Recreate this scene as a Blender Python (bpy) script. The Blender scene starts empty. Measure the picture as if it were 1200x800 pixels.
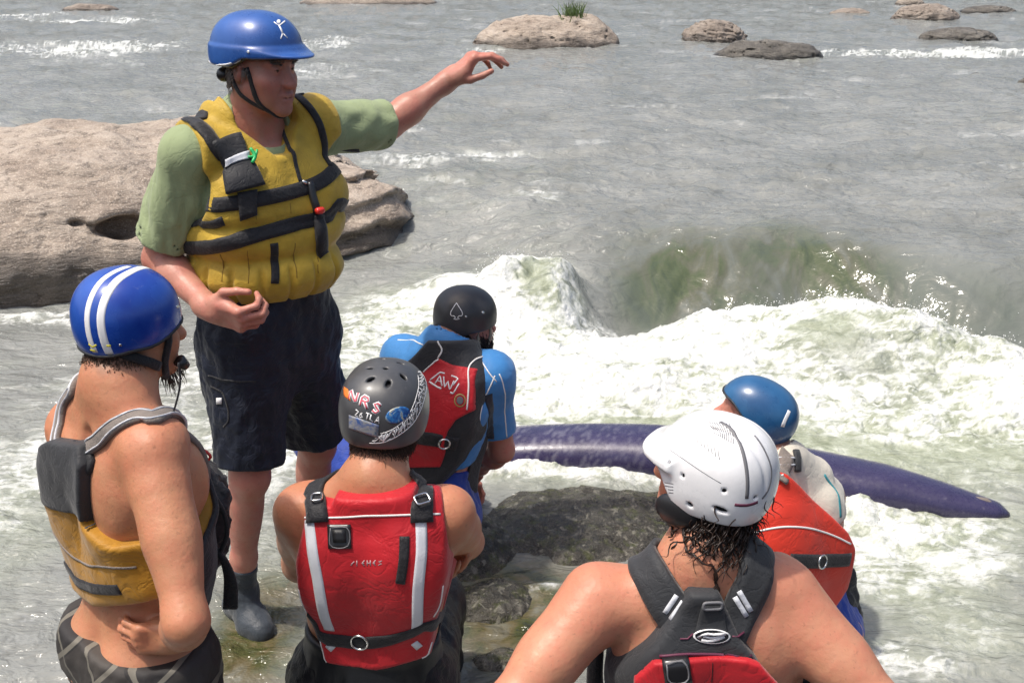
import bpy, bmesh, math, time
import numpy as np
from mathutils import Vector, Matrix

sc = bpy.context.scene
COL = sc.collection
PI = math.pi
_T0 = time.time()

# ----------------------------------------------------------------------------------------
# authoring helper: a pixel of the 1200x800 photograph and a forward distance (metres) -> a world point
PITCH = math.radians(20.3); SP, CP = math.sin(PITCH), math.cos(PITCH); FOC = 1300.0; CAM_H = 2.1
def at(px, py, Y):
    u = (px-600)/FOC; v = (py-400)/FOC
    d = Y/(CP - v*SP)
    return np.array([u*d, Y, CAM_H - d*(SP+v*CP)])
def gz(px, py, z=0.0):
    u = (px-600)/FOC; v = (py-400)/FOC
    d = (CAM_H-z)/(SP+v*CP)
    return np.array([u*d, d*(CP-v*SP), z])

# ----------------------------------------------------------------------------------------
# numpy gradient noise
_rs = np.random.RandomState(11)
_perm = _rs.permutation(256).astype(np.int32); _perm = np.concatenate([_perm, _perm, _perm])
_g3 = _rs.normal(size=(256, 3)); _g3 /= np.linalg.norm(_g3, axis=1)[:, None]; _g3 = _g3.astype(np.float32)
def noise3(P):
    P = np.asarray(P, dtype=np.float32)
    I = np.floor(P).astype(np.int32); F = P-I; I &= 255
    u = F*F*F*(F*(F*6-15)+10)
    res = 0
    for dx in (0, 1):
        wx = u[:, 0] if dx else 1-u[:, 0]
        for dy in (0, 1):
            wy = u[:, 1] if dy else 1-u[:, 1]
            for dz in (0, 1):
                wz = u[:, 2] if dz else 1-u[:, 2]
                h = _perm[_perm[_perm[(I[:, 0]+dx) & 255]+((I[:, 1]+dy) & 255)]+((I[:, 2]+dz) & 255)]
                g = _g3[h]
                dot = g[:, 0]*(F[:, 0]-dx)+g[:, 1]*(F[:, 1]-dy)+g[:, 2]*(F[:, 2]-dz)
                res = res+wx*wy*wz*dot
    return res
def fbm(P, oct=4, lac=2.03, gain=.5):
    P = np.asarray(P, dtype=np.float32); a = 1.0; s = 0
    for i in range(oct):
        s = s+a*noise3(P+i*17.3); P = P*lac; a *= gain
    return s
def xyz(x, y, z):
    return np.stack([np.broadcast_to(x, np.shape(y)) if np.ndim(x) == 0 else x, y, np.zeros_like(y)+z], 1)
def smooth(a, b, x):
    t = np.clip((x-a)/(b-a), 0, 1); return t*t*(3-2*t)

# ----------------------------------------------------------------------------------------
# signed distance fields
def nrm(v):
    v = np.asarray(v, float); return v/max(np.linalg.norm(v), 1e-9)
def smin(a, b, k):
    if k <= 0: return np.minimum(a, b)
    h = np.maximum(k-np.abs(a-b), 0)/k
    return np.minimum(a, b)-h*h*k*.25
def smax(a, b, k): return -smin(-a, -b, k)

class Field:
    """a smooth union / subtraction of simple shapes"""
    def __init__(s): s.p = []
    def add(s, fn, lo, hi, k=.02, mode=1): s.p.append((fn, np.asarray(lo, float), np.asarray(hi, float), k, mode)); return s
    def cone(s, a, b, ra, rb, k=.02, mode=1, flat=None):
        a = np.asarray(a, float); b = np.asarray(b, float); ab = b-a; L2 = max(ab@ab, 1e-9); R = max(ra, rb)
        if flat is None:
            def fn(P):
                t = np.clip((P-a)@ab/L2, 0, 1)
                return np.linalg.norm(P-a-t[:, None]*ab, axis=1)-(ra+(rb-ra)*t)
        else:                                  # flat = (axis, factor): stretched across one axis
            ax = nrm(flat[0]); fac = flat[1]
            def fn(P):
                t = np.clip((P-a)@ab/L2, 0, 1)
                q = P-a-t[:, None]*ab; c = q@ax
                q = q+(c*(1/fac-1))[:, None]*ax
                return (np.linalg.norm(q, axis=1)-(ra+(rb-ra)*t))*min(1, 1.0)
            R = R*max(1, fac)
        return s.add(fn, np.minimum(a, b)-R, np.maximum(a, b)+R, k, mode)
    def ell(s, c, M, r, k=.02, mode=1):
        c = np.asarray(c, float); M = np.asarray(M, float); r = np.asarray(r, float)    # rows of M are the axes
        def fn(P):
            q = (P-c)@M.T; k0 = np.linalg.norm(q/r, axis=1); k1 = np.linalg.norm(q/(r*r), axis=1)
            return k0*(k0-1)/np.maximum(k1, 1e-6)
        R = np.max(r)
        return s.add(fn, c-R, c+R, k, mode)
    def box(s, c, M, h, rnd=.005, k=0., mode=1):
        c = np.asarray(c, float); M = np.asarray(M, float); h = np.asarray(h, float)
        def fn(P):
            q = np.abs((P-c)@M.T)-(h-rnd)
            return np.linalg.norm(np.maximum(q, 0), axis=1)+np.minimum(q.max(1), 0)-rnd
        R = np.linalg.norm(h)
        return s.add(fn, c-R, c+R, k, mode)
    def __call__(s, P, far=.06):
        D = np.full(len(P), 1.0)
        D0 = np.full(len(P), 1.0)
        if len(P) == 0: return D
        pl, ph = P.min(0), P.max(0)
        if getattr(s, 'nn', -1) != len(s.p):
            s.nn = len(s.p); s.LO = np.array([p[1]-p[3] for p in s.p]); s.HI = np.array([p[2]+p[3] for p in s.p])
        live = np.flatnonzero(~((pl > s.HI+far) | (ph < s.LO-far)).any(1))
        for ii in live:
            fn, lo, hi, k, mode = s.p[ii]
            m = far+k
            if (pl > lo-m*.5).all() and (ph < hi+m*.5).all():
                d = fn(P); D = smin(D, d, k) if mode == 1 else smax(D, -d, k)
                continue
            out = np.maximum(np.maximum(lo-P, P-hi), 0)
            od = np.sqrt((out*out).sum(1))
            sel = od < m
            if mode == 1: 
                np.minimum(D0, od+.02, out=D0)
            if not sel.any(): continue
            if sel.all():
                d = fn(P); D = smin(D, d, k) if mode == 1 else smax(D, -d, k); continue
            d = fn(P[sel])
            if mode == 1: D[sel] = smin(D[sel], d, k)
            else: D[sel] = smax(D[sel], -d, k)
        return np.where(D > .9, np.minimum(D, np.maximum(D0, far)), D)
    def bounds(s, m=.03):
        ps = [p for p in s.p if p[4] == 1]
        return np.min([p[1] for p in ps], 0)-m, np.max([p[2] for p in ps], 0)+m

def evalc(f, P, cell=.10):
    """evaluate in spatially compact groups so that far shapes are skipped"""
    if len(P) < 3000: return f(P)
    q = np.floor((P-P.min(0))/cell).astype(np.int64); key = (q[:, 0]*4096+q[:, 1])*4096+q[:, 2]
    o = np.argsort(key, kind='stable'); k = key[o]; st = np.flatnonzero(np.concatenate([[True], k[1:] != k[:-1]])); en = np.append(st[1:], len(k))
    r = np.empty(len(P))
    for a, b in zip(st, en): r[o[a:b]] = f(P[o[a:b]])
    return r
def grad(f, P, e=.002, d0=None):
    g = np.empty_like(P)
    if d0 is None:
        for i in range(3):
            d = np.zeros(3); d[i] = e
            g[:, i] = f(P+d)-f(P-d)
    else:
        for i in range(3):
            d = np.zeros(3); d[i] = e
            g[:, i] = evalc(f, P+d, .2)-d0
    return g/np.maximum(np.linalg.norm(g, axis=1), 1e-9)[:, None]

def mesh_field(f, lo, hi, h, relax=1):
    lo = np.asarray(lo, float); hi = np.asarray(hi, float)
    B = 4; nb = np.ceil((hi-lo)/(B*h)).astype(int)+1; n = nb*B
    ax = [lo[i]+(np.arange(nb[i])*B+B/2-.5)*h for i in range(3)]
    X, Y, Z = np.meshgrid(*ax, indexing='ij')
    dc = evalc(f, np.stack([X.ravel(), Y.ravel(), Z.ravel()], 1), max(.2, h*B*12)).reshape(nb)
    near = np.abs(dc) < B*h*1.5
    D = np.repeat(np.repeat(np.repeat(np.sign(dc).astype(np.float32), B, 0), B, 1), B, 2)*.5
    bi = np.argwhere(near)
    off = np.stack(np.meshgrid(*[np.arange(B)]*3, indexing='ij'), -1).reshape(-1, 3)
    idx = (bi[:, None, :]*B+off[None]).reshape(-1, 3)
    cl = max(.10, 22*h)
    D[idx[:, 0], idx[:, 1], idx[:, 2]] = evalc(f, lo+idx*h, cl)
    S = D < 0
    c = np.zeros(tuple(n-1), np.int8)
    sl = lambda d: slice(d, d-1 if d-1 < 0 else None) if d else slice(0, -1)
    for dx in (0, 1):
        for dy in (0, 1):
            for dz in (0, 1):
                c += S[(slice(1, None) if dx else slice(0, -1)), (slice(1, None) if dy else slice(0, -1)), (slice(1, None) if dz else slice(0, -1))]
    cells = np.argwhere((c > 0) & (c < 8))
    if len(cells) == 0: return np.zeros((0, 3)), np.zeros((0, 4), int)
    vid = -np.ones(tuple(n-1), np.int32); vid[cells[:, 0], cells[:, 1], cells[:, 2]] = np.arange(len(cells))
    cor = np.array([[0,0,0],[1,0,0],[0,1,0],[1,1,0],[0,0,1],[1,0,1],[0,1,1],[1,1,1]])
    edges = [(0,1),(2,3),(4,5),(6,7),(0,2),(1,3),(4,6),(5,7),(0,4),(1,5),(2,6),(3,7)]
    V = [D[cells[:, 0]+o[0], cells[:, 1]+o[1], cells[:, 2]+o[2]].astype(float) for o in cor]
    acc = np.zeros((len(cells), 3)); cnt = np.zeros(len(cells))
    for a, b in edges:
        va, vb = V[a], V[b]; m = (va < 0) != (vb < 0)
        t = np.where(m, va/np.where(m, va-vb, 1), 0)
        p = cor[a]+t[:, None]*(cor[b]-cor[a])
        acc += p*m[:, None]; cnt += m
    verts = lo+(cells+acc/cnt[:, None])*h
    F = []
    for a in range(3):
        b, d = (a+1) % 3, (a+2) % 3
        s0 = [slice(1, -1)]*3; s1 = [slice(1, -1)]*3
        s0[a] = slice(0, -1); s1[a] = slice(1, None)
        A = S[tuple(s0)]; Bb = S[tuple(s1)]
        base = np.array([1, 1, 1]); base[a] = 0
        for flip in (0, 1):
            e = np.argwhere((A & ~Bb) if not flip else (~A & Bb))+base
            if len(e) == 0: continue
            def g(db, dd):
                q = e.copy(); q[:, b] -= db; q[:, d] -= dd
                return vid[q[:, 0], q[:, 1], q[:, 2]]
            quad = np.stack([g(1, 1), g(0, 1), g(0, 0), g(1, 0)], 1)
            if flip: quad = quad[:, ::-1]
            F.append(quad)
    F = np.concatenate(F); F = F[(F >= 0).all(1)]
    for it in range(relax):
        e = np.concatenate([F[:, [0, 1]], F[:, [1, 2]], F[:, [2, 3]], F[:, [3, 0]]]); s_ = np.zeros_like(verts); k_ = np.zeros(len(verts))
        for i in range(3):
            s_[:, i] = np.bincount(e[:, 0], verts[e[:, 1], i], len(verts))+np.bincount(e[:, 1], verts[e[:, 0], i], len(verts))
        k_ = np.bincount(e[:, 0], minlength=len(verts))+np.bincount(e[:, 1], minlength=len(verts))
        verts = verts*.5+.5*s_/np.maximum(k_, 1)[:, None]
        d = evalc(f, verts, cl*1.5); g = grad(f, verts, h*.3, d)
        verts = verts-np.clip(d, -h, h)[:, None]*g*.9
    return verts, F

# ----------------------------------------------------------------------------------------
# objects
def mesh_obj(name, V, F, mat=None, parent=None, smooth_=True, attrs=None):
    me = bpy.data.meshes.new(name)
    V = np.asarray(V, np.float32)
    if isinstance(F, np.ndarray) and F.ndim == 2:
        me.vertices.add(len(V)); me.vertices.foreach_set('co', V.ravel())
        k = F.shape[1]
        me.loops.add(F.size); me.loops.foreach_set('vertex_index', F.astype(np.int32).ravel())
        me.polygons.add(len(F)); me.polygons.foreach_set('loop_start', np.arange(0, F.size, k, dtype=np.int32))
        me.polygons.foreach_set('loop_total', np.full(len(F), k, np.int32))
        me.update(calc_edges=True); me.validate()
    else:
        me.from_pydata([tuple(map(float, v)) for v in V], [], [tuple(int(i) for i in f) for f in F]); me.validate()
    if smooth_: me.polygons.foreach_set('use_smooth', np.ones(len(me.polygons), bool))
    if attrs:
        for an, av in attrs.items():
            a = me.attributes.new(an, 'FLOAT', 'POINT'); a.data.foreach_set('value', np.asarray(av, np.float32))
    o = bpy.data.objects.new(name, me); COL.objects.link(o)
    if mat: me.materials.append(mat)
    if parent is not None: o.parent = parent
    return o
def field_obj(name, f, h, mat, parent=None, lo=None, hi=None, relax=1, attrs=None):
    t = time.time()
    if lo is None: lo, hi = f.bounds()
    V, F = mesh_field(f, lo, hi, h, relax)
    at_ = {k: fn(V) for k, fn in attrs.items()} if attrs else None
    o = mesh_obj(name, V, F, mat, parent, attrs=at_)
    print('  field', name, len(V), 'v', round(time.time()-t, 1), 's')
    return o
def tag(o, label=None, cat=None, group=None, kind=None):
    if label: o['label'] = label
    if cat: o['category'] = cat
    if group: o['group'] = group
    if kind: o['kind'] = kind
    return o

def spline(pts, n, closed=False):
    pts = np.asarray(pts, float)
    if len(pts) == 2: return pts[0]+(pts[1]-pts[0])*np.linspace(0, 1, n)[:, None]
    P = np.vstack([2*pts[0]-pts[1], pts, 2*pts[-1]-pts[-2]]) if not closed else np.vstack([pts[-1], pts, pts[0], pts[1]])
    m = len(P)-3; u = np.linspace(0, m-1e-6, n); i = u.astype(int); t = (u-i)[:, None]
    a, b, c, d = P[i], P[i+1], P[i+2], P[i+3]
    r = .5*((2*b)+(-a+c)*t+(2*a-5*b+4*c-d)*t*t+(-a+3*b-3*c+d)*t**3)
    L = np.concatenate([[0], np.cumsum(np.linalg.norm(np.diff(r, axis=0), axis=1))]); s = np.linspace(0, L[-1], n)
    return np.stack([np.interp(s, L, r[:, j]) for j in range(r.shape[1])], 1)

class MB:
    """collects pieces that become one mesh"""
    def __init__(s): s.v = []; s.f = []; s.n = 0
    def add(s, V, F):
        V = np.asarray(V, float); s.v.append(V); s.f += [tuple(int(i)+s.n for i in f) for f in F]; s.n += len(V); return s
    def tube(s, pts, r, seg=8, closed=False, n=None):
        pts = np.asarray(pts, float)
        if n: pts = spline(pts, n, closed)
        m = len(pts); r = np.full(m, r) if np.ndim(r) == 0 else np.interp(np.linspace(0, 1, m), np.linspace(0, 1, len(r)), r)
        T = np.gradient(pts, axis=0) if not closed else np.roll(pts, -1, 0)-np.roll(pts, 1, 0)
        T /= np.maximum(np.linalg.norm(T, axis=1), 1e-9)[:, None]
        ref = np.array([0, 0, 1.]) if abs(T[0, 2]) < .9 else np.array([1., 0, 0])
        N = np.zeros_like(pts); x = nrm(np.cross(T[0], ref))
        for i in range(m):
            x = nrm(x-T[i]*(x@T[i])); N[i] = x
        Bn = np.cross(T, N); a = np.arange(seg)*2*PI/seg
        V = (pts[:, None]+r[:, None, None]*(np.cos(a)[None, :, None]*N[:, None]+np.sin(a)[None, :, None]*Bn[:, None])).reshape(-1, 3)
        F = []
        for i in range(m if closed else m-1):
            j = (i+1) % m
            for k in range(seg):
                l = (k+1) % seg; F.append((i*seg+k, i*seg+l, j*seg+l, j*seg+k))
        if not closed:
            F.append(tuple(range(seg))[::-1]); F.append(tuple((m-1)*seg+k for k in range(seg)))
        return s.add(V, F)
    def sheet(s, C, N, W, width, th, sink=.003, ends=None):
        """C centre line, N outward normals, W across directions; a strip with thickness"""
        m = len(C); rows = []
        width = np.full(m, width) if np.ndim(width) == 0 else np.interp(np.linspace(0, 1, m), np.linspace(0, 1, len(width)), width)
        for a, t in ((-.5, -sink), (-.5, th*.6), (-.42, th), (.42, th), (.5, th*.6), (.5, -sink)):
            rows.append(C+W*(width*a)[:, None]+N*t)
        V = np.stack(rows, 1).reshape(-1, 3); k = 6; F = []
        for i in range(m-1):
            for j in range(k):
                l = (j+1) % k; F.append((i*k+j, (i+1)*k+j, (i+1)*k+l, i*k+l))
        F.append(tuple(range(k))); F.append(tuple((m-1)*k+j for j in range(k))[::-1])
        return s.add(V, F)
    def build(s, name, mat, parent=None, smooth_=True):
        o = mesh_obj(name, np.concatenate(s.v), s.f, mat, parent, smooth_)
        bm = bmesh.new(); bm.from_mesh(o.data); bmesh.ops.recalc_face_normals(bm, faces=bm.faces); bm.to_mesh(o.data); bm.free()
        return o

class Surf:
    """fast nearest-point and ray queries on a finished mesh object"""
    def __init__(s, *objs):
        from mathutils.bvhtree import BVHTree
        V = []; F = []; n = 0
        for o in objs:
            me = o.data; a = np.empty(len(me.vertices)*3, np.float32); me.vertices.foreach_get('co', a); a = a.reshape(-1, 3)
            nr_ = np.empty(len(me.vertices)*3, np.float32); me.vertices.foreach_get('normal', nr_)
            F += [tuple(v+n for v in p.vertices) for p in me.polygons]; V.append(a); n += len(a)
            s.N = nr_.reshape(-1, 3) if not hasattr(s, 'N') else np.vstack([s.N, nr_.reshape(-1, 3)])
        s.V = np.vstack(V); s.F = F; s.b = BVHTree.FromPolygons([tuple(map(float, v)) for v in s.V], F)
    def nor(s, p, i, n):
        idx = list(s.F[i]); w = 1/(np.linalg.norm(s.V[idx]-p, axis=1)+1e-4); return nrm((s.N[idx]*w[:, None]).sum(0))
    def near(s, P, off=0.):
        Q = []; N = []
        for p in P:
            q, n, i, d = s.b.find_nearest(Vector(p)); q = np.array(q); n = s.nor(q, i, n); Q.append(q+n*off); N.append(n)
        return np.array(Q), np.array(N)
    def ray(s, px, off=0.):
        out = []; C0 = Vector((0, 0, CAM_H))
        for x, y in px:
            d = (Vector(at(x, y, 2.))-C0).normalized(); h = s.b.ray_cast(C0, d)
            if h[0] is None:
                best = None
                for t in np.linspace(.8, 6, 500):
                    q = s.b.find_nearest(C0+d*t); 
                    if best is None or q[3] < best[0]: best = (q[3], q)
                h = best[1]
            q = np.array(h[0]); n = s.nor(q, h[2], h[1]); out.append(q+n*off)
        return np.array(out)
    def __call__(s, P): return s.near(P)
def project(f, P, off=0., it=6):
    P = np.array(P, float)
    if isinstance(f, Surf): return f.near(P, off)
    for i in range(it):
        g = grad(f, P, .003); d = f(P, .5) if isinstance(f, Field) else f(P)
        P = P-np.clip(d-off, -.05, .05)[:, None]*g
    return P, grad(f, P, .003)
def ribbon(f, pts, width, th=.003, off=0., n=None, closed=False, mb=None, sink=.003):
    """a strap, tape or stroke lying on the surface f = off along pts; conforms across its width too"""
    pts = np.asarray(pts, float)
    L = np.linalg.norm(np.diff(pts, axis=0), axis=1).sum()
    n = n or max(3, int(L/max(.008, np.max(width)*.25)))
    C = spline(pts, n, closed) if not closed else spline(np.vstack([pts, pts[:1]]), n)
    C, N = project(f, C, off)
    T = np.gradient(C, axis=0)
    if closed: T[0] = T[-1] = C[1]-C[-2]
    T /= np.maximum(np.linalg.norm(T, axis=1), 1e-9)[:, None]
    W = np.cross(T, N); W /= np.maximum(np.linalg.norm(W, axis=1), 1e-9)[:, None]
    wd = np.full(n, width) if np.ndim(width) == 0 else np.interp(np.linspace(0, 1, n), np.linspace(0, 1, len(width)), width)
    k = 2 if wd.max() < .012 else 4
    rows = []; al = np.linspace(-.5, .5, k+1)
    top = []
    for a in al:
        Q, M = project(f, C+W*(wd*a)[:, None], off, 3); top.append((Q, M))
    rows.append(top[0][0]-top[0][1]*sink)
    for i, (Q, M) in enumerate(top): rows.append(Q+M*(th if 0 < i < k else th*.75))
    rows.append(top[-1][0]-top[-1][1]*sink)
    V = np.stack(rows, 1).reshape(-1, 3); kk = len(rows); F = []
    for i in range(n-1):
        for j in range(kk):
            l = (j+1) % kk; F.append((i*kk+j, (i+1)*kk+j, (i+1)*kk+l, i*kk+l))
    if not closed: F.append(tuple(range(kk))); F.append(tuple((n-1)*kk+j for j in range(kk))[::-1])
    mb = mb or MB()
    return mb.add(V, F)

def poly_sd(poly, X, Y):
    """2-D signed distance to a polygon (negative inside)"""
    p = np.asarray(poly, float); n = len(p); d = np.full(X.shape, 1e9); ins = np.zeros(X.shape, bool)
    for i in range(n):
        a = p[i]; b = p[i-1]; e = b-a; wx = X-a[0]; wy = Y-a[1]
        t = np.clip((wx*e[0]+wy*e[1])/max(e@e, 1e-12), 0, 1)
        d = np.minimum(d, (wx-e[0]*t)**2+(wy-e[1]*t)**2)
        c = (a[1] > Y) != (b[1] > Y)
        with np.errstate(divide='ignore', invalid='ignore'):
            xi = (b[0]-a[0])*(Y-a[1])/(b[1]-a[1])+a[0]
        ins ^= c & (X < xi)
    return np.where(ins, -1, 1)*np.sqrt(d)
# ----------------------------------------------------------------------------------------
# materials
class NT:
    def __init__(s, name):
        s.m = bpy.data.materials.new(name); s.m.use_nodes = True; s.t = s.m.node_tree; s.t.nodes.clear()
        s.out = s.t.nodes.new('ShaderNodeOutputMaterial'); s.b = s.t.nodes.new('ShaderNodeBsdfPrincipled')
        s.t.links.new(s.b.outputs[0], s.out.inputs[0])
    def n(s, ty, **kw):
        x = s.t.nodes.new(ty)
        for k, v in kw.items():
            if k in x.inputs: x.inputs[k].default_value = v
            else: setattr(x, k, v)
        return x
    def l(s, a, b): s.t.links.new(a, b)
    def coord(s, which='Object'): return s.n('ShaderNodeTexCoord').outputs[which]
    def noise(s, scale, detail=4, rough=.55, src=None, dist=0.):
        x = s.n('ShaderNodeTexNoise'); x.inputs['Scale'].default_value = scale; x.inputs['Detail'].default_value = detail
        x.inputs['Roughness'].default_value = rough; x.inputs['Distortion'].default_value = dist
        s.l(src or s.coord(), x.inputs['Vector']); return x.outputs['Fac']
    def ramp(s, fac, stops, interp='LINEAR'):
        x = s.n('ShaderNodeValToRGB'); x.color_ramp.interpolation = interp
        e = x.color_ramp.elements
        while len(e) < len(stops): e.new(.5)
        for i, (p, c) in enumerate(stops):
            e[i].position = p; e[i].color = (*c, 1) if len(c) == 3 else c
        s.l(fac, x.inputs[0]); return x.outputs[0]
    def mix(s, fac, a, b, mode='MIX'):
        x = s.n('ShaderNodeMix', data_type='RGBA', blend_type=mode)
        for sock, v in ((x.inputs[0], fac), (x.inputs[6], a), (x.inputs[7], b)):
            if hasattr(v, 'links'): s.l(v, sock)
            elif isinstance(v, (int, float)): sock.default_value = v
            else: sock.default_value = (*v, 1) if len(v) == 3 else v
        return x.outputs[2]
    def math(s, op, a, b=None, c=None):
        x = s.n('ShaderNodeMath', operation=op)
        for i, v in enumerate((a, b, c)):
            if v is None: continue
            if hasattr(v, 'links'): s.l(v, x.inputs[i])
            else: x.inputs[i].default_value = v
        return x.outputs[0]
    def attr(s, name):
        x = s.n('ShaderNodeAttribute'); x.attribute_name = name; return x.outputs['Fac']
    def bump(s, h, strength=.5, dist=.01, prev=None):
        x = s.n('ShaderNodeBump'); x.inputs['Strength'].default_value = strength; x.inputs['Distance'].default_value = dist
        s.l(h, x.inputs['Height'])
        if prev is not None: s.l(prev, x.inputs['Normal'])
        s.l(x.outputs[0], s.b.inputs['Normal']); return x.outputs[0]
    def set(s, **kw):
        for k, v in kw.items():
            k = k.replace('_', ' ')
            i = s.b.inputs[k]
            if hasattr(v, 'links'): s.l(v, i)
            else: i.default_value = (*v, 1) if isinstance(v, tuple) and len(v) == 3 else v
        return s

def fabric(name, col, var=.25, rough=.75, scale=9, weave=True, sheen=.15, bump=.4, wet=0):
    t = NT(name)
    n1 = t.noise(scale, 5, .6); n2 = t.noise(scale*9, 3)
    dark = tuple(c*(1-var) for c in col); lite = tuple(min(1, c*(1+var*.7)) for c in col)
    c = t.ramp(n1, [(.25, dark), (.75, lite)])
    t.set(Base_Color=c, Roughness=rough, Sheen_Weight=sheen)
    t.b.inputs['Specular IOR Level'].default_value = .35
    b = t.bump(n2, bump*.5, .002)
    if weave:
        w = t.noise(900, 1, .5); b = t.bump(w, bump*.35, .0006, b)
    b = t.bump(n1, bump, .012, b)
    cr = t.noise(scale*1.5, 3, .55, None, 1.6); cr = t.math('ABSOLUTE', t.math('SUBTRACT', cr, .5)); cr = t.ramp(cr, [(0., (0, 0, 0)), (.06, (1, 1, 1))])
    b = t.bump(cr, bump*.55, .0035, b)
    if wet:
        wn = t.noise(3.5, 3); t.set(Roughness=t.ramp(wn, [(.4, (rough,)*3), (.6, (rough*(1-wet),)*3)]))
    return t.m
def plain(name, col, rough=.4, metal=0., bump=0., bscale=60, coat=0., var=.1):
    t = NT(name)
    n1 = t.noise(14, 5, .6)
    t.set(Base_Color=t.ramp(n1, [(.3, tuple(c*(1-var) for c in col)), (.7, tuple(min(1, c*(1+var*.6)) for c in col))]), Roughness=rough, Metallic=metal, Coat_Weight=coat)
    t.b.inputs['Coat Roughness'].default_value = .12
    if bump: t.bump(t.noise(bscale, 3), bump, .002)
    return t.m
def shell(name, col, col2=None, rough=.32, scratch=.35, coat=.3):
    """moulded helmet plastic with scuffs and dulled patches"""
    t = NT(name); co = t.coord()
    n1 = t.noise(7, 6, .65, co); n2 = t.noise(45, 4, .7, co, 1.2)
    c = t.ramp(n1, [(.3, tuple(x*.8 for x in col)), (.7, col2 or tuple(min(1, x*1.25) for x in col))])
    sc_ = t.ramp(n2, [(.62, (0, 0, 0)), (.70, (1, 1, 1))])
    c = t.mix(t.math('MULTIPLY', sc_, scratch*.35), c, tuple(min(1, x*.5+.25) for x in col))
    t.set(Base_Color=c, Roughness=t.ramp(n1, [(.3, (rough*.7,)*3), (.7, (rough*1.35,)*3)]), Coat_Weight=coat)
    t.b.inputs['Coat Roughness'].default_value = .2
    t.bump(n1, .12, .006)
    return t.m
def skin(name, col, red=(.62, .2, .13), wet=.0, sun=.0):
    t = NT(name); co = t.coord()
    big = t.noise(6, 4, .55, co); mid = t.noise(28, 5, .6, co); fine = t.noise(150, 4, .6, co); pore = t.noise(700, 2, .5, co)
    base = t.ramp(big, [(.3, tuple(c*.86 for c in col)), (.7, tuple(min(1, c*1.1) for c in col))])
    base = t.mix(t.ramp(mid, [(.40, (0, 0, 0)), (.72, (.55, .55, .55))]), base, red)
    base = t.mix(t.math('MULTIPLY', t.attr('blush'), .55), base, red)
    fre = t.ramp(t.noise(110, 3, .6, co), [(.60, (0, 0, 0)), (.72, (.42, .42, .42))])
    base = t.mix(fre, base, tuple(c*.45 for c in col))
    base = t.mix(t.attr('stubble'), base, (.10, .065, .05))
    t.set(Base_Color=base, Roughness=t.ramp(mid, [(.3, (.36-wet*.1,)*3), (.7, (.56-wet*.15,)*3)]), Subsurface_Weight=.12)
    t.b.inputs['Subsurface Radius'].default_value = (.9, .3, .15); t.b.inputs['Subsurface Scale'].default_value = .012
    t.b.inputs['Specular IOR Level'].default_value = .42
    b = t.bump(fine, .40, .0016); b = t.bump(pore, .25, .0005, b); b = t.bump(mid, .30, .005, b); t.bump(big, .35, .022, b)
    return t.m

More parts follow.
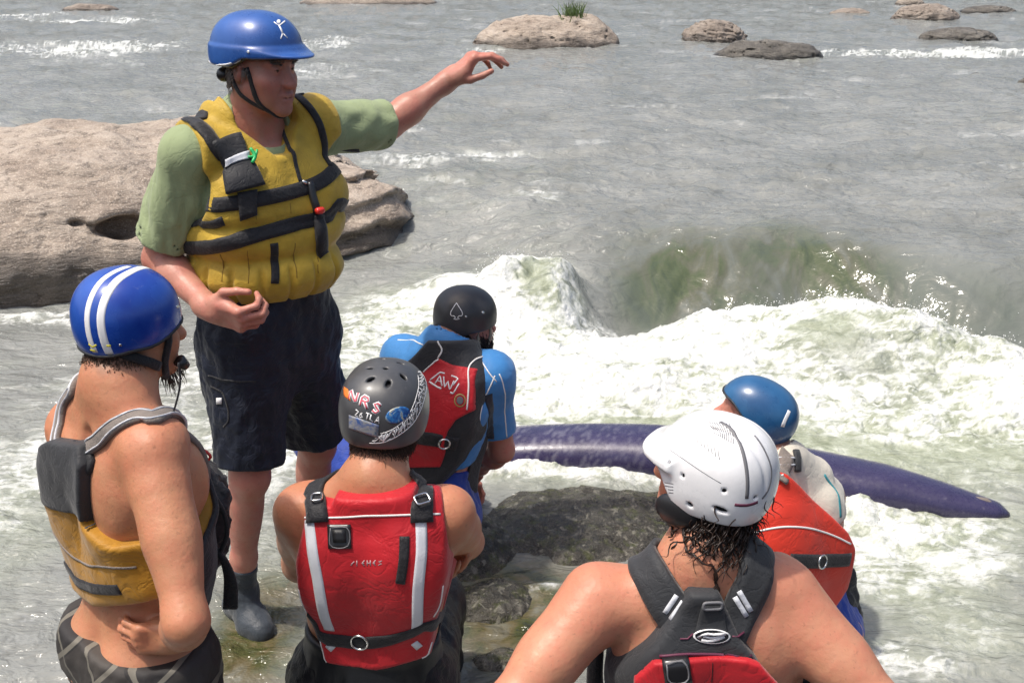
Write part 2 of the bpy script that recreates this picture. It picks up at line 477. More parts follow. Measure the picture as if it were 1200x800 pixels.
M = {}
def mats():
    M['skin_tan'] = skin('skin_tan', (.50, .235, .128), red=(.52, .175, .10))
    M['skin_sun'] = skin('skin_sun', (.53, .25, .15), red=(.54, .17, .11))
    M['skin_ruddy'] = skin('skin_ruddy', (.50, .235, .17), red=(.50, .14, .11))
    M['yellow'] = fabric('yellow_nylon', (.50, .33, .035), .30, .6, 11, bump=.38)
    M['mustard'] = fabric('mustard_nylon', (.40, .19, .012), .25, .6, 8, bump=.5)
    M['red'] = fabric('red_nylon', (.46, .010, .018), .22, .55, 7, bump=.45)
    M['red_orange'] = fabric('orange_red_nylon', (.60, .032, .014), .18, .6, 7, bump=.4)
    M['black_web'] = fabric('black_webbing', (.014, .014, .017), .3, .6, 30, bump=.5)
    M['black_wet'] = fabric('black_wet_cloth', (.007, .007, .009), .3, .5, 8, sheen=0., bump=.7)
    M['black_cloth'] = fabric('black_cloth', (.016, .017, .021), .3, .62, 10, bump=.5)
    M['charblack'] = fabric('black_charcoal_cloth', (.020, .021, .025), .25, .6, 9, bump=.45)
    M['char_cloth'] = fabric('charcoal_cloth', (.030, .032, .036), .25, .65, 12, bump=.4)
    M['grey_web'] = fabric('grey_webbing', (.20, .17, .15), .25, .7, 25, bump=.5)
    M['navy'] = fabric('navy_board_shorts', (.008, .012, .026), .35, .6, 8, sheen=.05, bump=.6, wet=.2)
    M['navy2'] = fabric('navy_neoprene', (.012, .018, .030), .3, .5, 8, bump=.4)
    M['blue_short'] = fabric('blue_cloth', (.012, .045, .30), .25, .6, 8, bump=.5)
    M['blue_rash'] = fabric('blue_lycra', (.045, .21, .50), .2, .55, 8, weave=False, bump=.25)
    M['sage'] = fabric('sage_cotton', (.285, .345, .185), .14, .85, 7, bump=.35)
    M['cream'] = fabric('cream_lycra', (.62, .57, .48), .1, .7, 8, bump=.3)
    M['teal'] = fabric('teal_trim', (.02, .22, .26), .1, .7, 8)
    M['tape'] = fabric('silver_reflective_tape', (.62, .64, .68), .1, .35, 14, bump=.2)
    M['white_pipe'] = plain('white_piping', (.78, .76, .74), .6)
    M['white_vinyl'] = plain('white_vinyl', (.80, .80, .80), .4, var=.05)
    M['steel'] = plain('steel_ring', (.72, .72, .72), .25, 1.)
    M['black_plastic'] = plain('black_plastic', (.018, .018, .02), .35, coat=.2)
    M['neoprene'] = plain('black_neoprene', (.008, .009, .011), .45, bump=.4)
    M['dark_rubber'] = plain('dark_rubber', (.02, .022, .026), .55, bump=.3)
    M['boot'] = fabric('grey_neoprene_boot', (.045, .055, .068), .25, .5, 16, bump=.4)
    M['hel_blue'] = shell('blue_helmet_shell', (.022, .085, .33), (.035, .125, .42), .30, .3, .35)
    M['hel_royal'] = shell('royal_blue_helmet_shell', (.012, .05, .36), (.02, .09, .42), .28, .5, .35)
    M['hel_pearl'] = shell('pearl_blue_helmet_shell', (.014, .080, .22), (.028, .125, .28), .30, .4, .4)
    M['hel_grey'] = shell('charcoal_helmet_shell', (.050, .052, .058), (.085, .087, .092), .42, .3, .12)
    M['hel_matt'] = shell('matt_black_helmet_shell', (.030, .031, .035), (.05, .05, .055), .45, .2, .1)
    M['hel_white'] = shell('white_helmet_shell', (.78, .79, .80), (.86, .86, .87), .25, .1, .4)
    M['hair_dark'] = plain('dark_brown_hair', (.022, .011, .007), .42, var=.4)
    M['hair_brown'] = plain('short_brown_hair', (.065, .035, .020), .5, var=.4)
    M['hair_grey'] = plain('greying_hair', (.22, .19, .17), .5, var=.3)
    M['pink'] = plain('pink_vinyl', (.68, .10, .14), .4)
    M['orange'] = plain('orange_vinyl', (.80, .20, .03), .4)
    M['yellow_vinyl'] = plain('yellow_vinyl', (.70, .62, .04), .4)
    M['gold'] = plain('gold_print', (.42, .28, .10), .4)
    M['grey_vinyl'] = plain('grey_vinyl', (.16, .16, .17), .5)
    M['green_clip'] = plain('green_plastic', (.02, .45, .12), .4)
    M['whistle'] = plain('red_whistle_plastic', (.65, .03, .02), .35, coat=.3)
    M['seam_ochre'] = plain('ochre_seam', (.22, .13, .015), .7)
    M['eye'] = plain('eye_white', (.62, .58, .55), .2); M['iris'] = plain('iris', (.05, .035, .02), .2)
    M['print_grey'] = plain('grey_print', (.42, .28, .29), .6)
    M['dark_print'] = plain('dark_print', (.01, .01, .012), .5)
    M['rope'] = plain('pale_rope', (.5, .42, .3), .8, bump=.5, bscale=300)
    M['tan_web'] = fabric('tan_webbing', (.34, .28, .20), .2, .7, 20)
    M['purple_line'] = plain('purple_piping', (.11, .02, .05), .6)
    # blue sticker with pale wave
    t = NT('blue_print_sticker'); n = t.noise(60, 3, .6, dist=1.5)
    t.set(Base_Color=t.ramp(n, [(.35, (.01, .05, .22)), (.5, (.03, .18, .45)), (.62, (.45, .42, .25)), (.7, (.02, .08, .3))]), Roughness=.35); M['sticker_blue'] = t.m
    t = NT('silver_blue_sticker'); n = t.noise(38, 3, .6, dist=.6)
    t.set(Base_Color=t.ramp(n, [(.3, (.06, .12, .2)), (.45, (.30, .30, .30)), (.6, (.04, .10, .30)), (.75, (.35, .36, .4))]), Roughness=.3); M['sticker_silver'] = t.m
    # plaid shorts: brown-black cloth with pale diagonal check lines
    t = NT('plaid_board_short_cloth'); co = t.coord()
    mp = t.n('ShaderNodeMapping'); t.l(co, mp.inputs['Vector']); mp.inputs['Rotation'].default_value = (.2, .75, .5)
    sx = t.n('ShaderNodeSeparateXYZ'); t.l(mp.outputs[0], sx.inputs[0])
    def line(s_, fr, w):
        q = t.math('FRACT', t.math('MULTIPLY', s_, fr)); q = t.math('ABSOLUTE', t.math('SUBTRACT', q, .5))
        return t.math('LESS_THAN', q, w)
    ln = t.math('MAXIMUM', line(sx.outputs[0], 11, .055), line(sx.outputs[2], 11, .055))
    band = t.math('MULTIPLY', t.math('ADD', line(sx.outputs[0], 5.5, .2), line(sx.outputs[2], 5.5, .2)), .5)
    c = t.mix(band, (.020, .018, .018), (.055, .048, .042))
    c = t.mix(t.math('MULTIPLY', ln, .75), c, (.20, .185, .15))
    t.set(Base_Color=c, Roughness=.7); b = t.bump(t.noise(9, 4), .6, .012); t.bump(t.noise(500, 1), .3, .001, b); M['plaid'] = t.m
mats()
# ----------------------------------------------------------------------------------------
# people
def rot(v, ax, a):
    v = np.asarray(v, float); ax = nrm(ax); c, s = math.cos(a), math.sin(a)
    return v*c+np.cross(ax, v)*s+ax*(ax@v)*(1-c)

_zp = np.array([-.13, -.08, 0., .08, .17, .27, .37, .45, .51, .555, .60])
_wp = np.array([.10, .150, .176, .168, .148, .158, .172, .168, .135, .085, .058])
_dp = np.array([.07, .105, .118, .110, .100, .108, .118, .108, .082, .066, .056])
_cp = np.array([0., -.01, -.012, 0., .005, .008, .006, -.004, -.014, -.018, -.012])

_tab = spline(np.stack([_zp, _wp, _dp, _cp], 1), 160); _zp, _wp, _dp, _cp = _tab.T
class Body:
    def __init__(s, pelvis, neck, shR, shL, ws=1., belly=0., fat=1.):
        s.O = np.asarray(pelvis, float); s.N = np.asarray(neck, float); s.SR = np.asarray(shR, float); s.SL = np.asarray(shL, float)
        s.Z = nrm(s.N-s.O); x = s.SR-s.SL; s.X = nrm(x-s.Z*(x@s.Z)); s.Y = np.cross(s.Z, s.X)
        s.M = np.stack([s.X, s.Y, s.Z]); s.s = np.linalg.norm(s.N-s.O)/.57; s.ws = ws
        s.trunk = Field(); s.f = Field(); s.blush = []; s.nape = .6
        zz = _zp*s.s; W = _wp*ws; D = _dp*ws*fat; C = _cp.copy()*ws
        def fn(P):
            q = (P-s.O)@s.M.T; z = q[:, 2]
            w = np.interp(z, zz, W); d = np.interp(z, zz, D); c = np.interp(z, zz, C)
            if belly: d = d+belly*np.exp(-((z/s.s-.2)/.13)**2)*(q[:, 1] > 0)
            e = 2.25
            r = ((np.abs(q[:, 0])/w)**e+(np.abs(q[:, 1]-c)/d)**e)**(1/e)
            g = (r-1)*np.minimum(w, d)*1.05
            return smax(g, np.maximum(zz[0]-z, z-zz[-1]), .05)
        R = .75*s.s
        # smoothed profile: evaluate the loft at a few heights and average through k in the union
        s.trunk.add(fn, s.O-s.Z*0-R*.55+np.minimum(0, s.Z*.3), s.O+R*1.15, .03)
        T = s.trunk; L = s.lp
        for sg in (-1, 1):
            T.cone(L(0, -.02, .60), L(sg*.125, -.025, .515), .047*ws, .034*ws, .06)                     # trapezius
            T.ell(L(sg*.088, -.092, .385), s.M, (.055*ws, .034*ws, .090*s.s), .035)                       # shoulder blade
            T.cone(L(sg*.135, -.03, .40), L(sg*.118, -.015, .2), .048*ws, .032*ws, .05)                  # lats
            T.ell(L(sg*.075, .085, .395), s.M, (.08*ws, .04*ws, .065*s.s), .05)                          # chest
            T.ell(L(sg*.08, -.075, -.02), s.M, (.085*ws, .075*ws, .09*s.s), .04)                         # seat
            T.cone(L(sg*.02, .075, .505), L(sg*.15, .03, .515), .016*ws, .016*ws, .035)                  # collar bone
        T.cone(L(0, -.130, .06), L(0, -.133, .36), .012, .012, .035, mode=-1)                              # spine furrow
        T.cone(L(0, -.125, .34), L(0, -.09, .50), .010, .008, .03, mode=-1)
        s.f.p += s.trunk.p
    def lp(s, x, y, z): return s.O+s.X*x*s.ws+s.Y*y*s.ws+s.Z*z*s.s            # normalised torso units -> world
    def loc(s, P):
        q = (P-s.O)@s.M.T
        return q[:, 0]/s.ws, q[:, 1]/s.ws, q[:, 2]/s.s
    def pixplane(s, px, yoff=-.13):
        out = []
        C0 = np.array([0, 0, CAM_H]); o = s.lp(0, yoff, .3)
        for x, y in px:
            d = at(x, y, 2.)-C0; t = ((o-C0)@s.Y)/(d@s.Y); p = C0+d*t
            q = s.M@(p-s.O); out.append((q[0]/s.ws, q[2]/s.s))
        return out
    def arm(s, sh, el, wr, r=1., out=None):
        sh, el, wr = [np.asarray(v, float) for v in (sh, el, wr)]; f = s.f
        inn = s.lp(.09 if (sh-s.O)@s.X > 0 else -.09, -.01, .49)
        f.cone(inn, sh, .050*r, .056*r, .05); s.blush.append((sh+s.Z*.05, .10, .75))
        u = nrm(el-sh); L = np.linalg.norm(el-sh)
        f.cone(sh, sh+u*L*.5, .057*r, .049*r, .05)                       # deltoid
        f.cone(sh+u*L*.25, el, .049*r, .039*r, .04)
        f.ell(sh+u*L*.58-s.Z*0+s.Y*.008, np.stack([nrm(np.cross(u, s.Y+.01)), np.cross(u, nrm(np.cross(u, s.Y+.01))), u]), (.044*r, .044*r, .10), .04)
        w = nrm(wr-el); l = np.linalg.norm(wr-el)
        f.cone(el, el+w*l*.33, .040*r, .043*r, .04)
        f.cone(el+w*l*.3, wr-w*.01, .044*r, .0275*r, .03)
        f.cone(wr-w*.03, wr+w*.015, .0275*r, .026*r, .02)
        e = nrm(u-w)                                                       # bony elbow
        f.cone(el+e*.012*r, el+e*.022*r, .026*r, .02*r, .02)
        s.blush.append((el, .06, .5))
    def hand(s, wr, D, Bk, A, curls, thumb, sc_=1., spread=.06):
        """D finger direction, Bk back of hand, A towards the thumb; thumb = list of 3 directions in (D, A, Bk) units"""
        D = nrm(D); A = nrm(A-D*(A@D)); Bk0 = np.asarray(Bk, float); Bk = np.cross(D, A); Bk = Bk if Bk@Bk0 > 0 else -Bk
        f = s.f; c = sc_; P = lambda d, a, b: wr+(D*d+A*a+Bk*b)*c
        Mh = np.stack([D, A, Bk])
        f.cone(P(-.02, 0, 0), P(.02, 0, 0), .026*c, .026*c, .02, flat=None)
        f.box(P(.05, .0, .0), Mh, np.array([.047, .038, .0135])*c, .0125*c, .02)
        f.ell(P(.035, .024, -.010), Mh, np.array([.036, .020, .017])*c, .018)
        f.ell(P(.04, -.026, -.006), Mh, np.array([.038, .016, .015])*c, .018)
        base = [(.093, .029), (.098, .0095), (.094, -.010), (.084, -.028)]
        lens = [(.042, .026, .021), (.047, .029, .022), (.043, .027, .021), (.034, .020, .018)]
        s.nails = getattr(s, 'nails', [])
        for i in range(4):
            p = P(base[i][0]-.012, base[i][1], .002); r = (.0098 if i < 3 else .0086)*c; ang = 0
            sp = spread*(1.5-i)
            d0 = D*math.cos(sp)+A*math.sin(sp); ax = np.cross(d0, Bk)
            cu = curls[i]
            f.ell(P(base[i][0], base[i][1], .007), Mh, np.array([.011, .0095, .009])*c, .010)   # knuckle
            q = p+d0*.012*c; f.cone(p, q, r*1.05, r, .008); p = q
            for j in range(3):
                ang += math.radians(cu[j]); d = rot(d0, ax, -ang)
                if d@Bk > 1e-6 and cu[0] > 0: d = rot(d0, ax, ang)
                q = p+d*lens[i][j]*c; r2 = r*(.90 if j < 2 else .82)
                f.cone(p, q, r, r2, .0045); p = q; r = r2
            nb = nrm(np.cross(np.cross(d, Bk if abs(d@Bk) < .9 else D), d)) if True else None
            s.nails.append((q, d, A, r))
        p = P(.012, .022, -.006); r = .0135*c
        for j, (td, l) in enumerate(zip(thumb, (.044, .036, .028))):
            d = nrm(D*td[0]+A*td[1]+Bk*td[2]); q = p+d*l*c; r2 = r*(.82 if j < 2 else .85)
            f.cone(p, q, r, r2, .010 if j == 0 else .005); p = q; r = r2
        s.blush.append((P(.11, 0, 0), .06, .6))
    def leg(s, hip, kn, an, toe=None, r=1.):
        hip, kn, an = [np.asarray(v, float) for v in (hip, kn, an)]; f = s.f
        f.cone(hip, kn, .088*r, .056*r, .05)
        u = nrm(an-kn); L = np.linalg.norm(an-kn)
        fw = nrm((nrm(toe-an) if toe is not None else s.Y)); fw = nrm(fw-u*(fw@u))
        f.ell(kn+fw*.02, np.stack([np.cross(u, fw), fw, u]), (.05*r, .048*r, .06*r), .03)
        f.cone(kn, an-u*L*.08, .052*r, .036*r, .03)
        f.ell(kn+u*L*.30-fw*.026, np.stack([np.cross(u, fw), fw, u]), (.052*r, .050*r, .125), .04)
        f.cone(an-u*L*.3, an, .036*r, .034*r, .03)
        s.blush.append((kn+fw*.03, .08, .5))
        if toe is not None: s.foot(an, toe, f)
    def foot(s, an, toe, f, g=0.):
        toe = np.asarray(toe, float); d = toe-an; d[2] = 0; d = nrm(d); h = an-d*.045; h[2] = toe[2]+.012
        f.cone(an, h, .035+g, .034+g, .03); f.cone(an, toe-d*.06+np.array([0, 0, .01]), .036+g, .032+g, .03)
        f.cone(h, toe-d*.03, .034+g, .034+g, .03, flat=None); f.cone(toe-d*.06, toe, .042+g, .028+g, .03)
    # ---- head
    def head(s, c, F, U, hs=1., jaw=1., nosez=0.):
        s.hc = c = np.asarray(c, float); s.hF = F = nrm(F); U = nrm(np.asarray(U, float)-F*(np.asarray(U, float)@F)); s.hU = U
        s.hX = X = np.cross(F, U); s.hM = Mh = np.stack([X, F, U]); s.hs = hs
        H = s.hp; f = s.f
        f.cone(H(0, -.030, -.05), s.lp(0, -.012, .575), .0495*hs, .054*s.ws, .045)
        for sg in (-1, 1):
            f.cone(H(sg*.05, -.035, -.035), s.lp(sg*.022, .045, .545), .019, .013, .035)     # sternomastoid
        f.ell(H(0, -.012, .030), Mh, np.array([.077, .098, .090])*hs, .02)
        f.ell(H(0, .030, -.035), Mh, np.array([.060, .066, .078])*hs, .035)
        for sg in (-1, 1):
            f.cone(H(sg*.050, .000, -.052), H(sg*.015, .073, -.098), .017*jaw, .016*jaw, .03)
            f.ell(H(sg*.045, .060, -.022), Mh, np.array([.022, .022, .020])*hs, .03)           # cheekbone
            f.ell(H(sg*.032, .066, -.052), Mh, np.array([.017, .020, .028])*hs, .03)           # cheek
            f.cone(H(sg*.014, .089, .030), H(sg*.050, .072, .030), .0105, .009, .018)          # brow
            f.ell(H(sg*.031, .092, .010), Mh, np.array([.018, .016, .013])*hs, .014, mode=-1)   # eye socket
            f.ell(H(sg*.031, .0775, .009), Mh, np.array([.0145, .0145, .0135])*hs, .004)       # closed-over eyeball / lids
            f.cone(H(sg*.018, .0885, .017), H(sg*.044, .0825, .016), .0042, .0040, .004)       # upper lid fold
            f.cone(H(sg*.020, .088, .000), H(sg*.043, .082, .001), .0036, .0034, .004)         # lower lid / bag
            f.cone(H(sg*.010, .104, -.030), H(sg*.012, .098, -.032), .0085, .008, .008)        # nostril wing
            f.ell(H(sg*.007, .108, -.0385), Mh, np.array([.0042, .006, .004])*hs, .003, mode=-1)
            f.cone(H(sg*.021, .098, -.036), H(sg*.031, .086, -.060), .0012, .0012, .010, mode=-1) # smile fold
            # ear
            E = H(sg*.079, -.010, .0); ax = nrm(X*sg+F*(-.35)); Me = np.stack([ax, nrm(np.cross(U, ax)), U]); Me = np.stack([ax, nrm(np.cross(Me[2], ax)), np.cross(ax, nrm(np.cross(Me[2], ax)))])
            f.ell(E, Me, np.array([.011, .019, .032])*hs, .010)
            f.ell(E+ax*.010+F*.003*sg*0, Me, np.array([.008, .0115, .022])*hs, .006, mode=-1)
            f.ell(E+F*.006-U*.010+ax*.004, Me, np.array([.006, .006, .008])*hs, .005)
            s.blush.append((E, .035, .8))
        f.cone(H(0, .088, .020), H(0, .113, -.026), .0085, .0115, .014)                         # nose bridge
        f.ell(H(0, .113, -.029), Mh, np.array([.0135, .0125, .0115])*hs, .010)
        f.cone(H(-.018, .093, -.0615), H(.018, .093, -.0615), .0055, .0055, .010)
        f.cone(H(-.012, .0985, -.0610), H(.012, .0985, -.0610), .0062, .0062, .008)              # upper lip
        f.cone(H(-.013, .0955, -.0745), H(.013, .0955, -.0745), .0072, .0072, .009)              # lower lip
        f.cone(H(-.022, .0995, -.0675), H(.022, .0995, -.0675), .0022, .0022, .003, mode=-1)     # mouth line
        f.ell(H(0, .085, -.100), Mh, np.array([.022, .019, .018])*jaw, .02)
        s.blush += [(H(0, .112, -.03), .022, 1.), (H(0, .098, -.068), .022, .9), (H(.045, .07, -.03), .03, .6), (H(-.045, .07, -.03), .03, .6)]
    def hp(s, x, y, z): return s.hc+(s.hX*x+s.hF*y+s.hU*z)*s.hs
    def make(s, name, mat, h=.006, stub=None):
        def bl(V):
            a = np.zeros(len(V))
            for c, r, w in s.blush: a = np.maximum(a, w*np.exp(-((V-c)**2).sum(1)/(r*r)))
            return a
        def sb(V):
            a = np.zeros(len(V))
            if stub:
                q = (V-s.hc)@s.hM.T
                a = smooth(-.015, -.05, q[:, 2])*smooth(-.13, -.10, q[:, 2])*smooth(-.01, .03, q[:, 1])*stub
            q = (V-s.hc)@s.hM.T; z = q[:, 2]+fbm(V*60, 2)*.012
            return np.maximum(a, smooth(-.080, -.045, z)*smooth(.02, -.01, q[:, 1]+fbm(V*50+7, 2)*.01)*smooth(.012, -.0, q[:, 1]-np.where(q[:, 2] > -.02, .0, .0))*s.nape)
        s.obj = field_obj(name, s.f, h, mat, attrs={'blush': bl, 'stubble': sb}, relax=1)
        s.surf = Surf(s.obj)
        return s.obj

def raycast(f, px, off=0., t0=.8, far=8.):
    if isinstance(f, Surf): return f.ray(px, off)
    return raycast_(f, px, off, t0, far)
def raycast_(f, px, off=0., t0=.8, far=8.):
    """points where the sight lines through the given photo pixels meet the surface of f (used to find where straps lie)"""
    C0 = np.array([0, 0, CAM_H]); px = np.asarray(px, float)
    D = np.stack([at(x, y, 2.)-C0 for x, y in px]); D /= np.linalg.norm(D, axis=1)[:, None]
    t = np.full(len(px), t0); best = np.full(len(px), 9.); bt = t.copy()
    ff = (lambda P: f(P, .3)) if isinstance(f, Field) else f
    for i in range(90):
        d = ff(C0+D*t[:, None])-off
        m = d < best; best = np.where(m, d, best); bt = np.where(m, t, bt)
        t = t+np.where(d < .0005, 0, np.clip(d, .0008, .4)*.8)
        t = np.minimum(t, far)
    return C0+D*bt[:, None]

class Garment:
    """trunk offset outwards, cut by outlines in torso units; extra shapes may be joined; callable like a field"""
    def __init__(s, B, off=.04, base=None, fold=0., fscale=(9, 9, 9), seed=0, k=.012):
        s.B = B; s.off = off; s.base = base or B.trunk; s.cuts = []; s.subs = []; s.fold = fold; s.fs = np.asarray(fscale, float); s.seed = seed; s.k = k; s.offs = []; s.adds = []
    def cut(s, fn): s.cuts.append(fn); return s             # fn(x, y, z) in torso units -> negative inside
    def sub(s, field): s.subs.append(field); return s
    def add(s, field): s.adds.append(field); return s
    def raw(s, P):
        x, y, z = s.B.loc(P)
        o = s.off
        for fn in s.offs: o = o+fn(x, y, z)
        d = s.base(P, .2)-o
        for a in s.adds: d = smin(d, a(P, .2), .03)
        if s.fold:
            m = np.abs(d) < .04
            q = np.stack([x, y, z], 1)[m]*s.fs+s.seed
            if m.any(): d = d.copy(); d[m] += fbm(q, 3)*s.fold
        return d
    def __call__(s, P, far=None):
        x, y, z = s.B.loc(P); d = s.raw(P)
        for c in s.cuts: d = smax(d, c(x, y, z), s.k)
        for f in s.subs: d = smax(d, -(f(P, .2) if isinstance(f, Field) else f(P)), s.k)
        return d
    def bounds(s, m=.03):
        lo, hi = (s.base.bounds(.12))
        for a in s.adds:
            l, h = a.bounds(.05); lo = np.minimum(lo, l); hi = np.maximum(hi, h)
        return lo, hi

def outline(pts, side=0, back=None):
    """cut by a polygon in (x, z); side -1: only the back half, +1: only the front half"""
    def fn(x, y, z):
        d = poly_sd(pts, x, z)
        if side: d = np.maximum(d, (y if side < 0 else -y))
        return d
    return fn
def halves(back, front):
    def fn(x, y, z): return np.where(y < 0, poly_sd(back, x, z), poly_sd(front, x, z))
    return fn
def layer(G, th, *cuts, B=None, down=.006, k=.003):
    """a flat panel lying on garment (or field) G, th proud of it, limited by cuts"""
    B = B or G.B
    raw = G.raw if hasattr(G, 'raw') else G
    def f(P, far=None):
        d = raw(P) if not isinstance(raw, Field) else raw(P, .2)
        e = np.maximum(d-th, -(d+down)); x, y, z = B.loc(P)
        for c in cuts: e = smax(e, c(x, y, z), k)
        return e
    return f

class Helmet:
    def __init__(s, B, r=(.112, .140, .122), c=(0, -.012, .030), rim=lambda x, y: np.full(len(x), -.02), th=.010, tilt=0., power=2.3):
        s.B = B; s.c = np.array(c); s.r = np.array(r); s.rim = rim; s.th = th; s.vents = []; s.extra = []; s.tilt = tilt; s.pw = power; s.h0 = .02
        F, U, X = B.hF, B.hU, B.hX
        s.F = F*math.cos(tilt)+U*math.sin(tilt); s.U = U*math.cos(tilt)-F*math.sin(tilt); s.M = np.stack([X, s.F, s.U])
    def loc(s, P): return (P-s.B.hc)@s.M.T/s.B.hs-s.c
    def wp(s, x, y, z): return s.B.hc+(s.M.T@(np.array([x, y, z])+s.c))*s.B.hs
    def solid(s, P):
        q = s.loc(P); r = s.r; p = s.pw
        a = np.abs(q)/r; rr = ((a**p).sum(1))**(1/p)
        return (rr-1)*r.min()*1.0*(1.0)
    def outer(s, P, far=None):
        d = s.solid(P); q = s.loc(P)
        for fn in s.extra: d = fn(q, d)
        return d
    def __call__(s, P, far=None):
        q = s.loc(P); d0 = s.outer(P)
        d = smax(d0, -(s.solid(P)+s.th), .002)
        d = smax(d, (s.rim(q[:, 0], q[:, 1])-q[:, 2])*.9, .004)
        for (dx, rad) in s.vents:
            X = nrm(dx[0]); A = nrm(dx[1]-X*(X@dx[1])); Bv = np.cross(X, A)
            t = q@X; a = q@A-dx[2]; b = q@Bv
            e = (np.sqrt((a/rad[0])**2+(b/rad[1])**2)-1)*min(rad)
            e = np.where(t > 0, e, 1.)
            d = smax(d, -e, .003)
        return d
    def make(s, mat, h=.0032, liner='black_plastic', name='helmet'):
        R = (s.r.max()+.06)*s.B.hs; c = s.B.hc
        o = field_obj(name, s, h, mat, s.B.obj, c-R, c+R)
        if liner:
            def lf(P, far=None):
                q = s.loc(P); d = s.solid(P)+s.th+.001
                d = smax(d, -(s.solid(P)+s.th+.012), .002)
                return smax(d, (s.rim(q[:, 0], q[:, 1])-.006-q[:, 2])*.9, .004)
            field_obj('helmet_liner', lf, .006, M[liner], o, c-R, c+R, relax=0)
        s.obj = o; s.surf = Surf(o)
        return o

def strands(f, pts, dirs, L, r, mat, parent, name='hair', n=300, curl=0., seed=1, droop=.5, wr=.0):
    """many thin tapered hairs rooted on random spots near the given points"""
    rs = np.random.RandomState(seed); mb = MB(); pts = np.asarray(pts, float)
    for i in range(n):
        j = rs.randint(len(pts)); p = pts[j][:3]+rs.normal(size=3)*pts[j][3]
        q, g = project(f, p[None], 0., 3); q = q[0]; g = g[0]
        d = nrm(np.asarray(dirs[j] if np.ndim(dirs) == 2 else dirs, float)+g*.4+rs.normal(size=3)*.25)
        l = L*rs.uniform(.6, 1.2); m = 5 if not curl else 14; P = [q-g*.002]
        ph = rs.uniform(0, 6.28); a1 = nrm(np.cross(d, [.3, .2, 1.])); a2 = np.cross(d, a1)
        for k in range(1, m):
            t = k/(m-1); c = q+d*l*t+np.array([0, 0, -droop*l*t*t])+g*.004*math.sin(t*PI)
            if curl: c = c+(a1*math.cos(ph+t*curl*6.28)+a2*math.sin(ph+t*curl*6.28))*wr*min(1, t*2)
            P.append(c)
        mb.tube(P, [r, r*.9, r*.25], 4 if not curl else 5)
    return mb.build(name, mat, parent)
# ----------------------------------------------------------------------------------------
def wsdist(a, b): return round(float(np.linalg.norm(np.asarray(a)-np.asarray(b))), 3)
class Sub:
    """a simple callable field made from a function, with bounds"""
    def __init__(s, fn, lo, hi): s.fn = fn; s.lo = np.asarray(lo, float); s.hi = np.asarray(hi, float)
    def __call__(s, P, far=None): return s.fn(P)
    def bounds(s, m=.0): return s.lo, s.hi
def folds(P, sc_, amp, seed=0., st=(1, 1, 1), d=None):
    return fbm((P*np.asarray(st))*sc_+seed, 3)*amp
def ribs(f, strokes, width, th, name, mat, parent, off=0., cam=True):
    mb = MB(); solo = name not in ('print', 'emblem', 'lettering', 'sticker')
    for st in strokes:
        if solo: mb = MB()
        pts = raycast(f, st, off) if cam else np.asarray(st, float)
        ribbon(f, pts, width, th, off, mb=mb)
        if solo: o = mb.build(name, mat, parent)
    return o if solo else mb.build(name, mat, parent)
def nape(B, mat, o, n=900, L=.012, low=-.055, seed=3, side=1.0):
    """short hair showing under the back rim of a helmet"""
    A = np.linspace(-1.35, 1.35, 17); sp = [(*B.hp(.078*math.sin(a)*side, -.088*math.cos(a)-.008, low-.006*math.cos(a)), .009) for a in A]
    return strands(B.surf, sp, np.array([0, 0, -1.]), L, .0008, mat, o, n=n, seed=seed, droop=.1)
def patch(f, px, th, name, mat, parent, off=0., n=10, cam=True):
    """a thin sticker filling a quadrilateral given by 4 photo pixels (corner order around)"""
    a, b, c, d = [np.array(q, float) for q in px]; g = np.linspace(0, 1, n)
    P = np.array([(a*(1-u)+b*u)*(1-v)+(d*(1-u)+c*u)*v for v in g for u in g])
    Q = raycast(f, P, off) if cam else P; Q, N = project(f, Q, off, 4)
    V = np.vstack([Q+N*th, Q-N*.002]); F = []; m = n*n
    for j in range(n-1):
        for i in range(n-1):
            k = j*n+i; F.append((k, k+1, k+n+1, k+n)); 
    e = [i for i in range(n)]+[j*n+n-1 for j in range(1, n)]+[(n-1)*n+i for i in range(n-2, -1, -1)]+[j*n for j in range(n-2, 0, -1)]
    for i in range(len(e)): p, q = e[i], e[(i+1) % len(e)]; F.append((p, q, q+m, p+m))
    return MB().add(V, F).build(name, mat, parent)
def disc(f, cx, cy, rx, ry, ang, th, name, mat, parent, off=0., ring=None):
    """an oval sticker (ring: inner fraction) centred on a photo pixel"""
    A = np.linspace(0, 2*PI, 29)[:-1]; ca, sa = math.cos(ang), math.sin(ang); rr = (1., .8, .5, .2) if not ring else (1., ring)
    P = np.array([(cx+k*(rx*math.cos(t)*ca-ry*math.sin(t)*sa), cy+k*(rx*math.cos(t)*sa+ry*math.sin(t)*ca)) for k in rr for t in A])
    Q = raycast(f, P, off); Q, N = project(f, Q, off, 3); Q = Q+N*th; n = len(A); F = []
    for k in range(len(rr)-1):
        for i in range(n): j = (i+1) % n; F.append((k*n+i, k*n+j, (k+1)*n+j, (k+1)*n+i))
    V = list(Q)
    if not ring: F.append(tuple((len(rr)-1)*n+i for i in range(n)))
    V += list(Q[:n]-N[:n]*(th+.002)); b = len(Q)
    for i in range(n): j = (i+1) % n; F.append((i, j, b+j, b+i))
    return MB().add(np.array(V), F).build(name, mat, parent)

